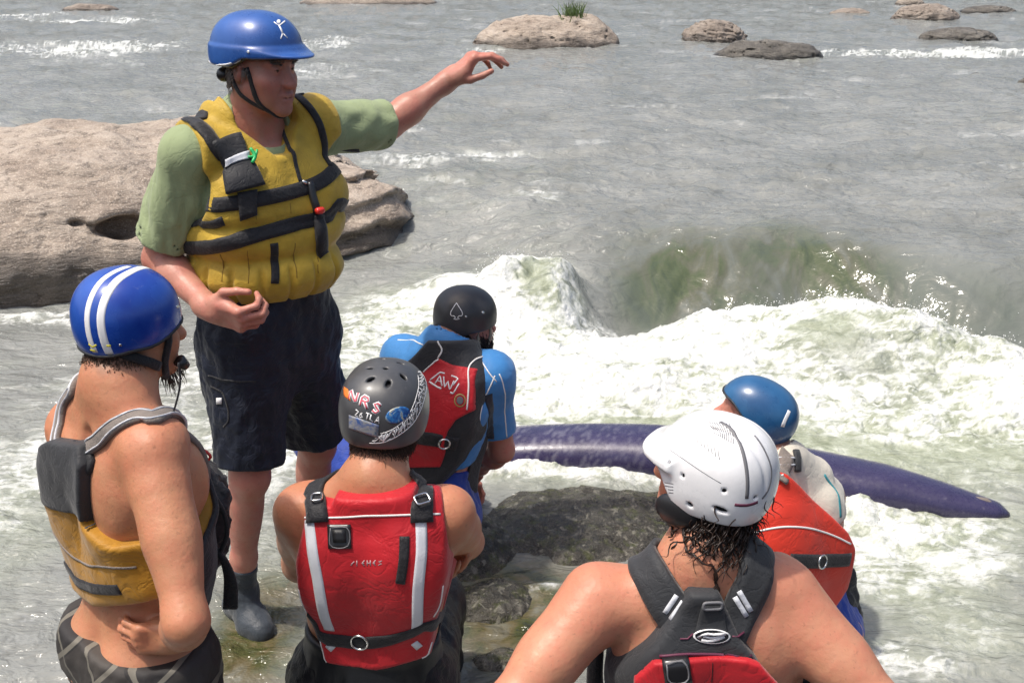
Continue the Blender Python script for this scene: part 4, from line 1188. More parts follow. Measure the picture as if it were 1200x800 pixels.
def person3():
    """seated man, back to us, stickered grey helmet and red vest"""
    B = Body(at(436, 802, 2.33), at(441, 566, 2.33), at(524, 600, 2.30), at(354, 598, 2.34), ws=1.0)
    sR, sL = at(524, 602, 2.31), at(354, 600, 2.34)
    eR, eL = at(545, 634, 2.52), at(352, 668, 2.52); wR, wL = at(470, 645, 2.68), at(496, 674, 2.53)
    print('P3', wsdist(sR, eR), wsdist(eR, wR), wsdist(sL, eL), wsdist(eL, wL), B.s, B.Y, B.O)
    eR = sR+nrm(eR-sR)*.29; eL = sL+nrm(eL-sL)*.29
    B.arm(sR, eR, wR); B.arm(sL, eL, wL)
    B.hand(wL, nrm(at(556, 668, 2.44)-wL), -B.Y*.3+B.Z*-.8, B.Z*.3-B.Y, [(14, 16, 10), (16, 16, 10), (18, 18, 10), (20, 20, 10)], [(.5, .7, -.2), (.7, .4, -.2), (.9, .1, -.2)], 1.0)
    B.hand(wR, -B.X+B.Y*.1, B.Y, B.Z, [(20, 20, 15)]*4, [(.5, .6, -.4), (.8, .3, -.3), (.9, .1, -.2)])
    hips = [B.lp(.10, .03, -.02), B.lp(-.10, .03, -.02)]; kn = [B.lp(.07, .42, -.02), B.lp(-.13, .42, -.02)]; an = [k+np.array([0, .10, -.40]) for k in kn]
    for a, b, c in zip(hips, kn, an): B.leg(a, b, c, c+np.array([0, .2, -.05]))
    hF = nrm(np.array([.10, 1., -.08])); 
    B.head(at(452, 485, 2.40), hF, nrm(np.array([.02, -.12, 1.])), .97, .95)
    o = B.make('person', M['skin_tan'], .006); B.obj = o; bs = B.surf
    trousers(B, hips, kn, an, (.105, .085, .07), 1.9, 'paddling_trousers', M['black_wet'], o, top=.12, seed=5)
    # flared neoprene spray skirt gathered round the waist
    def skirt(P, far=None):
        x, y, z = B.loc(P); t = np.clip((.14-z)/.30, 0, 1.2)
        r = np.sqrt((x/(.170+.065*t))**2+((y-.03*t)/(.130+.10*t))**2)-1
        d = r*(.135+.1*t)*.8+fbm(np.stack([np.arctan2(x, y)*3.2, z*2.2, 0*z+3], 1), 3)*.03*t*1.6
        d = np.maximum(d, -(d+.014)); return smax(smax(d, z-.17, .01), -.16-z, .006)
    field_obj('spray_skirt', skirt, .007, M['neoprene'], o, B.O-.45, B.O+.45)
    # red vest
    px = B.pixplane([(352, 600), (384, 600), (388, 590), (478, 590), (482, 600), (517, 600), (520, 640), (522, 680), (514, 722), (505, 748), (500, 782), (440, 789), (378, 782), (368, 750), (350, 700), (346, 660), (352, 620)], -.14)
    fr = [(-.16, .18), (.16, .18), (.19, .34), (.15, .50), (.08, .50), (0, .42), (-.08, .50), (-.15, .50), (-.19, .34)]
    G = Garment(B, .038, fold=.007, fscale=(6, 6, 6), seed=7); G.cut(halves(px, fr)); G.sub(Field().cone(sR+B.X*.03, eR, .078, .06, .01)); G.sub(Field().cone(sL-B.X*.03, eL, .078, .06, .01))
    v = field_obj('life_vest', G, .0055, M['red'], o); GS = Surf(v); V_ = v
    ribs(GS, [[(353, 606), (400, 606), (440, 604), (480, 603), (516, 602)]], .0045, .002, 'piping', M['white_pipe'], v)
    ribs(GS, [[(350, 690), (355, 712), (366, 728)], [(372, 752), (377, 768), (381, 780)], [(519, 686), (516, 706), (508, 722)], [(506, 752), (502, 768), (498, 780)]], .0045, .002, 'piping', M['white_pipe'], v)
    ribs(GS, [[(362, 608), (366, 645), (374, 690), (386, 738)]], .026, .002, 'reflective_strip', M['tape'], v)
    ribs(GS, [[(493, 606), (494, 645), (490, 690), (488, 738)]], .026, .002, 'reflective_strip', M['tape'], v)
    ribs(GS, [[(384, 754), (391, 760)]], .022, .002, 'reflective_strip', M['tape'], v); ribs(GS, [[(485, 758), (492, 753)]], .022, .002, 'reflective_strip', M['tape'], v)
    slab(GS, [(384, 614), (411, 614), (412, 642), (385, 642)], .005, 'lash_tab', M['black_plastic'], v)
    slab(GS, [(390, 620), (405, 620), (406, 635), (391, 635)], .008, 'lash_tab', M['dark_print'], v, 4)
    ribs(GS, [[(388, 618), (408, 618), (408, 639), (388, 639), (388, 618)]], .0025, .007, 'lash_tab_edge', M['grey_vinyl'], v)
    ribs(GS, [[(474, 628), (473, 655), (469, 683)]], .022, .004, 'knife_slot', M['black_web'], v)
    word(GS, 'SIEHES', (411, 663), (6.6, -.1), (0, -6.5), .0026, .001, 'print', M['print_grey'], v, step=.98)
    # belt
    ps = raycast(GS, [(350, 727), (372, 742), (400, 750), (422, 752), (450, 750), (480, 742), (505, 732), (522, 716)])
    tail = [B.lp(.20, 0, .17), B.lp(.12, .17, .16), B.lp(-.12, .17, .16), B.lp(-.20, 0, .17)]
    ribbon(GS, np.vstack([ps, tail]), .034, .005, 0, closed=True, n=80).build('waist_belt', M['black_web'], v)
    ringat(GS, (422, 750), .020, .0028, 'steel_ring', M['steel'], v, off=.004)
    for pts, bk, tail in (([(372, 612), (371, 596), (370, 580), (376, 566)], (372, 588), (-.085, -.085)), ([(494, 612), (494, 594), (493, 578), (486, 562)], (493, 588), (.085, .085))):
        ps = np.vstack([raycast(GS, pts[:2], .0), raycast(bs, pts[2:], .012), [B.lp(tail[0], .03, .555), B.lp(tail[0], .12, .45)]])
        both = Surf(v, B.obj)
        ribbon(both, ps, [.052, .048, .042, .04], .006, .003).build('shoulder_strap', M['black_web'], v)
        ringat(both, bk, .01, .0025, 'buckle', M['steel'], v, off=.010, sq=(.017, .012))
    # helmet
    H = Helmet(B, (.106, .128, .116), (0, -.012, .022), lambda x, y: -.052+.022*smooth(.02, .11, y)+0*x, .009, tilt=.10, power=2.4)
    Z_ = H.U; 
    def ctr(px): 
        return None
    H0 = lambda P, far=None: H.outer(P)
    for (x, y), ang, rad in (((433, 431), .3, (.009, .0045)), ((452, 431), 0, (.0065, .005)), ((470, 425), -.2, (.009, .0045)), ((434, 444), -.55, (.0105, .0055)), ((455, 449), 1.57, (.0105, .006)), ((473, 441), .5, (.0105, .006)), ((449, 420), 0, (.007, .005))):
        w = raycast_(H0, [(x, y)])[0]; q = H.loc(w[None])[0]; axx = nrm(q)
        t1 = nrm(np.cross(axx, [0, 1, 0.])); t2 = np.cross(t1, axx); dirn = t1*math.cos(ang)+t2*math.sin(ang)
        dirn = nrm(dirn-axx*(dirn@axx)); H.vents.append(((axx, dirn, 0.), rad))
    for sx in (-1, 1):
        axx = nrm([sx*.8, .25, .5]); H.vents.append(((axx, nrm(np.cross(axx, [0, 0, 1.])), 0.), (.011, .006)))
    H.make(M['hel_grey']); hs = H.surf; ho = H.obj
    # NRS: white backing strokes, red letters above them
    for nm, w, th, mt in (('sticker', .0090, .0006, 'white_vinyl'), ('lettering', .0040, .0012, 'pink')):
        mb = MB()
        for i, ch in enumerate('NRS'):
            p0 = np.array([408.5+i*13.6, 468+i*6.9])
            for st in FONT[ch]:
                q = [p0+np.array([9.8, 5.0])*x*1.2+np.array([3.2, -12.])*y for x, y in st]
                ribbon(hs, sharp(raycast(hs, q)), w, th, mb=mb)
        mb.build(nm, M[mt], ho)
    word(hs, 'ZBTLA', (415, 487), (7.0, 2.2), (2.0, -7.2), .0028, .0008, 'lettering', M['white_vinyl'], ho, step=.86)
    slab(hs, [(402, 452), (408, 456), (411, 470), (403, 464)], .0008, 'sticker', M['orange'], ho, 5)
    disc(hs, 466, 486, 15, 9, -.35, .0008, 'sticker', M['sticker_blue'], ho)
    slab(hs, [(409, 486), (444, 498), (443, 513), (409, 502)], .0008, 'sticker', M['sticker_silver'], ho, 8)
    rs = np.random.RandomState(5); mb = MB()
    edge = spline([(433, 519), (450, 518), (470, 508), (487, 492), (497, 468), (500, 447), (496, 434)], 26)
    inner = spline([(446, 508), (458, 504), (472, 494), (482, 480), (488, 464), (491, 448), (489, 436)], 26)
    for i in range(0, 25):
        for k in range(3):
            a, b = rs.uniform(0, 1, 2); c, d = rs.uniform(0, 1, 2)
            p = [edge[i]*(1-a)+inner[i]*a, edge[min(25, i+1)]*(1-c)+inner[min(25, i+1)]*c, edge[min(25, i+1)]*(1-b)+inner[min(25, i+1)]*b]
            ribbon(hs, sharp(raycast(hs, p)), .0017, .0007, mb=mb)
    ribbon(hs, raycast(hs, edge[::3]), .0022, .0008, mb=mb); ribbon(hs, raycast(hs, inner[::3]), .0016, .0008, mb=mb)
    mb.build('sticker', M['white_vinyl'], ho)
    nape(B, M['hair_brown'], o, 1300, .018, -.052, 3)
    mb = MB(); ribbon(bs, np.array([B.hp(.079, .01, -.02), B.hp(.066, .03, -.08), B.hp(.0, .07, -.125), B.hp(-.066, .03, -.08), B.hp(-.079, .01, -.02)]), .014, .003, .002, mb=mb); mb.build('chin_strap', M['grey_web'], o)
    tag(o, 'seated person with a stickered grey helmet and silver strips on a red life vest', 'person')
    return B

def person4():
    """man at the water's edge in blue sleeves and black helmet"""
    B = Body(at(491, 592, 3.42), at(527, 410, 3.50), at(578, 436, 3.43), at(476, 418, 3.62), ws=1.0)
    sR, sL = at(574, 440, 3.44), at(474, 420, 3.62); eR, wR = at(588, 527, 3.52), at(560, 548, 3.72)
    print('P4', wsdist(sR, eR), wsdist(eR, wR), B.s, B.Y, B.O)
    B.arm(sR, eR, wR, .95)
    B.hand(wR, nrm(at(540, 552, 3.76)-wR), np.array([.1, .2, 1.]), B.Y, [(35, 35, 25)]*4, [(.5, .5, -.6), (.8, .2, -.5), (.9, -.1, -.3)], 1.05)
    eL = sL-B.Z*.22+B.Y*.16; wL = at(536, 556, 3.80); B.arm(sL, eL, wL); B.hand(wL, B.X*.3+B.Y*.6-B.Z*.3, B.Z, B.X, [(35, 35, 25)]*4, [(.5, .5, -.6), (.8, .2, -.5), (.9, -.1, -.3)])
    hips = [B.lp(.10, .03, -.02), B.lp(-.10, .03, -.02)]; kn = [at(452, 548, 3.86), at(400, 532, 3.70)]; kn = [hips[i]+nrm(kn[i]-hips[i])*.42 for i in (0, 1)]; an = [kn[0]+np.array([.03, .15, -.36]), kn[1]+np.array([.05, .15, -.36])]
    for a, b, c in zip(hips, kn, an): B.leg(a, b, c, c+np.array([.1, .16, -.05]))
    hF = nrm(np.array([.88, .47, -.10]))
    B.head(at(547, 379, 3.56), hF, np.array([.05, 0, 1.]), .89)
    o = B.make('person', M['skin_ruddy'], .007); B.obj = o; bs = B.surf
    trousers(B, hips, kn, an, (.115, .10, .08), 1.1, 'shorts', M['blue_short'], o, top=.19, seed=8)
    S = Field(); uR = nrm(eR-sR); uL = nrm(eL-sL)
    S.cone(sR, sR+uR*.25, .068, .061, .03); S.cone(sL, sL+uL*.25, .068, .061, .03)
    for sh in (sR, sL): S.cone(B.lp(.07 if sh is sR else -.07, -.01, .50), sh, .068, .066, .09)
    def rash(P, far=None):
        d = smin(B.trunk(P, .2)-.012, S(P, .2), .03); d = smax(d, np.where(P@B.X > B.lp(0, 0, .4)@B.X, (P-sR)@uR-.235, (P-sL)@uL-.235), .003)
        x, y, z = B.loc(P); d = d+folds(P, 16, .005, 2); nk = np.linalg.norm((P-B.lp(0, 0, .62))@B.M.T*np.array([1, 1, .8]), axis=1)-.075
        return smax(smax(d, -nk, .004), .02-z, .01)
    lo, hi = B.trunk.bounds(.12); r_ = field_obj('rash_shirt', rash, .007, M['blue_rash'], o, np.minimum(lo, sL-.3), hi+.1); rsf = Surf(r_)
    # dark side panel of the sleeve and flatlock seams
    ribs(rsf, [[(572, 462), (574, 490), (574, 514)], ], .030, .0015, 'sleeve_panel', M['navy2'], r_)
    ribs(rsf, [[(580, 440), (572, 458), (563, 485), (560, 512)], [(585, 438), (592, 470), (594, 512)], [(466, 398), (480, 398), (496, 404)], [(562, 420), (574, 438), (582, 447)]], .004, .001, 'seam', M['white_pipe'], r_)
    bk = B.pixplane([(498, 399), (540, 401), (551, 418), (553, 450), (545, 510), (528, 545), (508, 570), (485, 566), (464, 545), (460, 480), (470, 430)], -.13)
    fr = [(-.17, .08), (.17, .08), (.17, .34), (.14, .52), (.08, .50), (0, .42), (-.08, .50), (-.14, .52), (-.17, .34)]
    G = Garment(B, .033, fold=.006, fscale=(6, 6, 6), seed=3); G.cut(halves(bk, fr)); G.sub(Field().cone(sR+B.X*.03, eR, .075, .06, .01)); G.sub(Field().cone(sL-B.X*.03, eL, .075, .06, .01))
    G.sub(Field().cone(B.lp(0, .0, .59), B.hp(0, .0, -.02), .060, .07, .01))
    v = field_obj('life_vest', G, .0055, M['charblack'], o)
    red = B.pixplane([(512, 420), (526, 428), (547, 434), (549, 460), (549, 482), (535, 492), (527, 505), (520, 530), (512, 548), (470, 548), (466, 500), (478, 450), (497, 434)], -.13)
    rp = field_obj('back_panel', layer(G, .006, outline(red, -1)), .0045, M['red'], v, *G.bounds()); RS = Surf(v, rp)
    ribs(RS, [[(514, 421), (500, 432), (496, 436)], [(513, 400), (518, 410), (513, 420)], [(547, 480), (549, 455), (549, 432), (556, 422), (566, 418)]], .005, .0025, 'piping', M['white_pipe'], v)
    lg = MB()
    for st, w in (([(504, 445), (516, 436), (537, 443), (531, 451)], .0045), ([(503, 447), (512, 453), (531, 461)], .0055), ([(531, 461), (538, 449)], .004),
                  ([(510, 449), (516, 440), (518, 452)], .0045), ([(513, 446), (518, 447)], .003), ([(520, 441), (521, 454), (525, 446), (527, 457), (532, 446)], .004)):
        ribbon(RS, sharp(raycast(RS, st)), w, .0015, .0, mb=lg)
    lg.build('emblem', M['white_vinyl'], v)
    disc(RS, 539, 469, 7, 8, 0, .0015, 'emblem', M['gold'], v, ring=.8); disc(RS, 539, 469, 4, 4.6, 0, .0015, 'emblem', M['grey_vinyl'], v)
    ps = raycast(RS, [(468, 512), (490, 512), (510, 515), (524, 518), (536, 520)]); ribbon(RS, np.vstack([ps]), .046, .006).build('waist_belt', M['black_web'], v)
    ringat(RS, (520, 517), .018, .003, 'steel_ring', M['steel'], v, off=.013)
    mb = MB(); mb.tube([at(556, 505, 3.5), at(562, 525, 3.55), at(562, 545, 3.6)], .010, 8, n=10); mb.build('tow_line', M['grey_web'], v)
    H = Helmet(B, (.112, .118, .118), (0, -.010, .030), lambda x, y: -.030-.020*smooth(0, -.08, y)+.014*smooth(.0, .11, y), .009, tilt=.03, power=2.4)
    H.make(M['hel_matt'], h=.0038); hs = H.surf; ho = H.obj
    lg = MB(); ribbon(hs, sharp(raycast(hs, [(535, 355), (528, 366), (528, 370), (533, 370), (534, 372), (531, 374), (539, 374), (536, 372), (537, 370), (542, 370), (542, 366), (535, 355)])), .0022, .0008, mb=lg); lg.build('emblem', M['white_vinyl'], ho)
    disc(hs, 546, 371, 1.3, 1.3, 0, .0015, 'rivet', M['steel'], ho); disc(hs, 566, 366, 1.5, 1.5, 0, .0015, 'rivet', M['steel'], ho)
    mb = MB(); ribbon(bs, np.array([B.hp(.083, .0, .02), B.hp(.078, .02, -.05), B.hp(.05, .055, -.10)]), .012, .003, .003, mb=mb)
    ribbon(bs, np.array([B.hp(.072, .065, .02), B.hp(.062, .065, -.04), B.hp(.045, .065, -.10)]), .009, .003, .003, mb=mb); mb.build('chin_strap', M['tan_web'], o)
    strands(bs, [(*B.hp(.050, .055, -.07), .022), (*B.hp(.03, .08, -.09), .02), (*B.hp(0, .09, -.09), .02), (*B.hp(.062, .03, -.05), .014)], np.array([0, .1, -1.]), .012, .0011, M['hair_dark'], o, name='beard', n=700, seed=2)
    nape(B, M['hair_dark'], o, 800, .020, -.042, 4)
    tag(o, 'man in matt black helmet and blue sleeved shirt sitting by the foaming water', 'person')
    return B

def person5():
    """nearest man in the middle foreground, white helmet, hands on hips"""
    B = Body(at(846, 925, 1.90), at(822, 652, 1.88), at(918, 700, 1.86), at(702, 702, 1.86), ws=1.02)
    sL, sR = at(700, 702, 1.87), at(918, 702, 1.87); eL, eR = at(592, 836, 1.72), at(1040, 838, 1.72); wL, wR = at(690, 890, 1.88), at(962, 890, 1.88)
    print('P5', wsdist(sR, eR), wsdist(eR, wR), wsdist(sL, eL), wsdist(eL, wL), B.s, B.Y, B.O)
    B.arm(sR, eR, wR, 1.08); B.arm(sL, eL, wL, 1.08)
    for w, sg in ((wL, 1), (wR, -1)): B.hand(w, B.X*sg*.5+B.Y*.6-B.Z*.3, -B.X*sg+B.Z*.3, B.Z, [(20, 20, 15)]*4, [(.5, .7, -.2), (.7, .5, -.2), (.9, .1, -.2)])
    hips = [B.lp(.09, 0, -.02), B.lp(-.09, 0, -.02)]; kn = [h+np.array([0, .03, -.42]) for h in hips]; an = [k+np.array([0, 0, -.40]) for k in kn]
    for a, b, c in zip(hips, kn, an): B.leg(a, b, c, c+np.array([0, .2, -.05]))
    hF = nrm(np.array([-.84, .52, .10])); hU = nrm(np.array([.06, 0, 1.]))
    B.head(at(832, 558, 1.90), hF, hU, .88, 1.0)
    o = B.make('person', M['skin_sun'], .0055); B.obj = o; bs = B.surf
    trousers(B, hips, kn, an, (.11, .10, .08), .95, 'board_shorts', M['navy'], o, top=.10, seed=1)
    X_ = lambda a, b, c=-.13: None
    bk = B.pixplane([(742, 752), (764, 770), (800, 745), (868, 745), (884, 775), (906, 812), (930, 900), (700, 900), (716, 812), (745, 780)], -.13)
    bk = B.pixplane([(770, 760), (812, 705), (846, 705), (878, 745), (886, 775), (912, 812), (930, 960), (700, 960), (722, 812), (754, 775)], -.13)
    bk = [p for p in bk]; lo_ = [(-.24, .16), (.24, .16)]
    bk = B.pixplane([(700, 900), (716, 815), (754, 774), (774, 752), (812, 706), (846, 706), (868, 752), (886, 772), (912, 815), (930, 900)], -.14)
    fr = [(-.24, .12), (.24, .12), (.24, .30), (.17, .40), (.14, .52), (.06, .50), (0, .42), (-.06, .50), (-.14, .52), (-.17, .40), (-.24, .30)]
    def bcut(x, y, z):
        d = np.where(y < -.02, poly_sd(bk, x, z), poly_sd(fr, x, z)); side_ = np.maximum(z-.27, .12-z)     # black side bands
        return np.where((y < .06) & (np.abs(x) > .13), np.minimum(d, side_), d)
    G = Garment(B, .028, fold=.006, fscale=(6, 6, 6), seed=9); G.cut(bcut); G.sub(Field().cone(sR, eR, .07, .05, .01)); G.sub(Field().cone(sL, eL, .07, .05, .01))
    v = field_obj('life_vest', G, .0055, M['char_cloth'], o)
    red = B.pixplane([(742, 900), (744, 800), (766, 776), (790, 771), (876, 771), (890, 776), (912, 800), (914, 900)], -.15)
    rp = field_obj('back_panel', layer(G, .012, outline(red, -1)), .005, M['red'], v, *G.bounds()); RS = Surf(v, rp); vs_ = Surf(v)
    ribs(RS, [[(773, 768), (800, 766), (840, 766), (880, 768)]], .005, .004, 'piping', M['purple_line'], v)
    ribs(RS, [[(835, 772), (834, 800)]], .0015, .0008, 'seam', M['dark_print'], v)
    slab(RS, [(776, 773), (806, 770), (811, 799), (780, 801)], .006, 'lash_tab', M['black_plastic'], v)
    ribs(RS, [[(782, 778), (802, 776), (805, 795), (785, 797), (782, 778)]], .003, .009, 'lash_tab_edge', M['grey_vinyl'], v)
    # wide shoulder straps meeting in a V
    for nm, (cx, W), tail in (('L', ([(812, 752), (797, 728), (780, 700), (764, 672), (756, 655)], [.062, .074, .078, .080, .076]), (-.095, .11)), ('R', ([(853, 750), (862, 726), (872, 700), (882, 676), (884, 655)], [.058, .070, .074, .076, .074]), (.095, .11))):
        ps = raycast(bs, cx, 0); ps = np.vstack([ps, [B.lp(tail[0], .03, .57), B.lp(tail[0], .11, .48), B.lp(tail[0]*1.1, .15, .36)]])
        ribbon(bs, ps, W+[.07, .06, .05], .014, .004, n=60).build('shoulder_strap', M['char_cloth'], v)
    both = Surf(*[c for c in v.children if 'shoulder_strap' in c.name], v, rp)
    ribs(both, [[(779, 718), (793, 697)], [(785, 725), (799, 703)], [(866, 692), (880, 716)], [(861, 699), (875, 722)]], .0095, .0015, 'reflective_strip', M['tape'], v)
    ribs(both, [[(797, 748), (806, 748), (812, 742)], [(858, 745), (864, 747), (872, 740)]], .003, .002, 'piping', M['purple_line'], v)
    slab(both, [(822, 710), (846, 710), (852, 742), (814, 742)], .006, 'strap_anchor', M['char_cloth'], v)
    ringat(both, (834, 707), .01, .003, 'buckle', M['grey_vinyl'], v, off=.004, sq=(.017, .007))
    both = Surf(*[c for c in v.children if 'shoulder_strap' in c.name or 'anchor' in c.name], v, rp)
    disc(both, 834, 745, 22, 8.5, .02, .0015, 'emblem', M['white_vinyl'], v, off=.001, ring=.9)
    lg = MB()
    for st, w in (([(818, 747), (826, 742), (838, 743), (850, 741)], .006), ([(822, 749), (832, 751), (842, 748), (849, 745)], .0055), ([(824, 745), (834, 747), (846, 745)], .0035)):
        ribbon(both, raycast(both, st), w, .0015, .001, mb=lg)
    lg.build('emblem', M['white_vinyl'], v)
    mb = MB(); c0 = at(706, 742, 1.93)
    mb.tube([at(708, 728, 1.95), at(699, 765, 1.93), at(697, 800, 1.92), at(700, 840, 1.92)], [.006, .016, .018, .016], 8, n=20); mb.build('strap', M['black_web'], v)
    # helmet: full cut with peak, vents and grey flashes
    H = Helmet(B, (.112, .132, .128), (0, -.012, .018), lambda x, y: -.070+.075*smooth(.03, .115, y)-.004*smooth(-.02, -.1, y), .010, tilt=-.02, power=2.35)
    def crest(q, d):
        ell = ((np.abs(q[:, 0])/.112)**3+(np.abs(q[:, 1]-.02)/.140)**3)**(1/3.)-1; zc = q[:, 2]-(.040-.9*q[:, 0]**2-.15*np.maximum(q[:, 1]-.12, 0))
        pk = smax(smax(ell*.1, np.abs(zc)-.006, .004), .07-q[:, 1], .01); d = smin(d, pk, .035)
        g = np.exp(-((np.abs(q[:, 0])-.045)/.006)**2)*smooth(-.14, -.10, -np.abs(q[:, 1]+.02))*smooth(.0, .03, q[:, 2])
        return d+g*.0035
    H.extra.append(crest)
    Hc = lambda P, far=None: H.outer(P)
    for (x, y), ang, rad in (((849, 575), 0, (.0052, .0048)), ((799.5, 557), .0, (.0045, .0045)), ((808, 592), .2, (.0075, .0055)), ((845, 598), .25, (.0150, .0060)), ((886, 583), -.5, (.005, .0045)), ((797, 480), 0, (.013, .004)), ((810, 477), 0, (.005, .003)), ((781, 542), 1.5, (.0055, .003))):
        w = raycast_(Hc, [(x, y)])[0]; q = H.loc(w[None])[0]; axx = nrm(q); vr = (at(x+1, y+math.tan(ang), 2)-at(x, y, 2))@H.M.T
        H.vents.append(((axx, nrm(vr-axx*(vr@axx)), 0.), rad))
    H.make(M['hel_white'], h=.0034); hs = H.surf; ho = H.obj
    ribs(hs, [[(844, 494), (858, 504), (868, 522), (874, 545), (876, 566), (875, 584)]], .0068, .0008, 'grey_flash', M['grey_vinyl'], ho)
    lg = MB()
    for i in range(10):
        t = i/9; a = np.array([828+26*t, 494+2*t]); b = a+np.array([9-4*t, 14+10*t]); ribbon(hs, raycast(hs, [a, (a+b)/2+[2, 0], b]), .0016, .0006, mb=lg)
    for i in range(7):
        a = np.array([816+i*4.2, 512+i*2.4]); ribbon(hs, raycast(hs, [a, a+[2, 7+i*.8]]), .0012, .0005, mb=lg)
    lg.build('print', M['grey_vinyl'], ho)
    ribs(hs, [[(861, 591), (874, 592), (888, 588)]], .006, .0008, 'print', M['purple_line'], ho)
    ribs(hs, [[(779+0, 565+k*3.6), (784, 566+k*3.6), (789, 566.5+k*3.6)] for k in range(4)], .0016, .0006, 'print', M['grey_vinyl'], ho)
    ribs(hs, [[(785, 527), (800, 537), (822, 552), (845, 566)]], .0012, .0005, 'seam', M['grey_vinyl'], ho)
    ribs(hs, [[(884, 510), (897, 530), (904, 552), (900, 574), (893, 584)]], .0045, .0008, 'trim', M['grey_vinyl'], ho)
    for sx in (-1, 1):
        pad = Field(); pad.ell(B.hp(sx*.088, .03, -.058), B.hM, (.015, .045, .034), .02)
        field_obj('ear_pad', pad, .005, M['black_plastic'], ho)
    # dark curly hair under the helmet
    spots = [(*B.hp(.05, -.085, -.055), .028), (*B.hp(0, -.10, -.055), .028), (*B.hp(-.045, -.085, -.055), .028), (*B.hp(-.07, -.04, -.055), .02), (*B.hp(.07, -.05, -.055), .02)]
    strands(bs, spots, np.array([0, -.12, -1.]), .062, .0018, M['hair_dark'], o, n=340, curl=1.6, seed=6, droop=.2, wr=.007)
    mb = MB()
    rs = np.random.RandomState(3)
    for pts in ([(808, 608), (801, 628), (808, 648), (824, 658), (838, 668), (838, 684), (832, 694), (834, 700)], [(852, 606), (856, 630), (846, 655), (838, 672), (842, 690), (834, 700)], [(824, 612), (818, 632), (828, 650), (833, 640), (826, 634)], [(838, 614), (842, 634), (852, 648), (856, 640)],
                [(794, 600), (788, 614), (794, 626), (786, 632)], [(862, 606), (868, 622), (862, 634), (868, 640)], [(812, 612), (806, 626), (814, 634), (810, 646)], [(846, 612), (838, 626), (846, 636)], [(780, 596), (776, 606), (783, 614)], [(830, 612), (836, 630), (826, 644), (834, 652)]):
        P = spline(raycast(bs, pts, .006), 40); w = np.stack([fbm(np.stack([np.arange(40)*.22, np.full(40, k*9.+rs.rand()*50), np.zeros(40)], 1), 2) for k in range(3)], 1)*.006
        for k in range(2): mb.tube(P+w*(1+k*.7)+rs.normal(size=3)*.0012, [.0022, .0018, .0014], 5)
    mb.build('hair', M['hair_dark'], o)
    mb = MB(); ribbon(bs, np.array([B.hp(-.078, -.04, -.05), B.hp(-.05, -.075, -.065), B.hp(0, -.09, -.07), B.hp(.05, -.075, -.065), B.hp(.078, -.04, -.05)]), .008, .004, .002, mb=mb); mb.build('chin_strap', M['tape'], o)
    tag(o, 'bare-backed man in a white helmet with curly dark hair, hands on hips in the foreground', 'person')
    return B

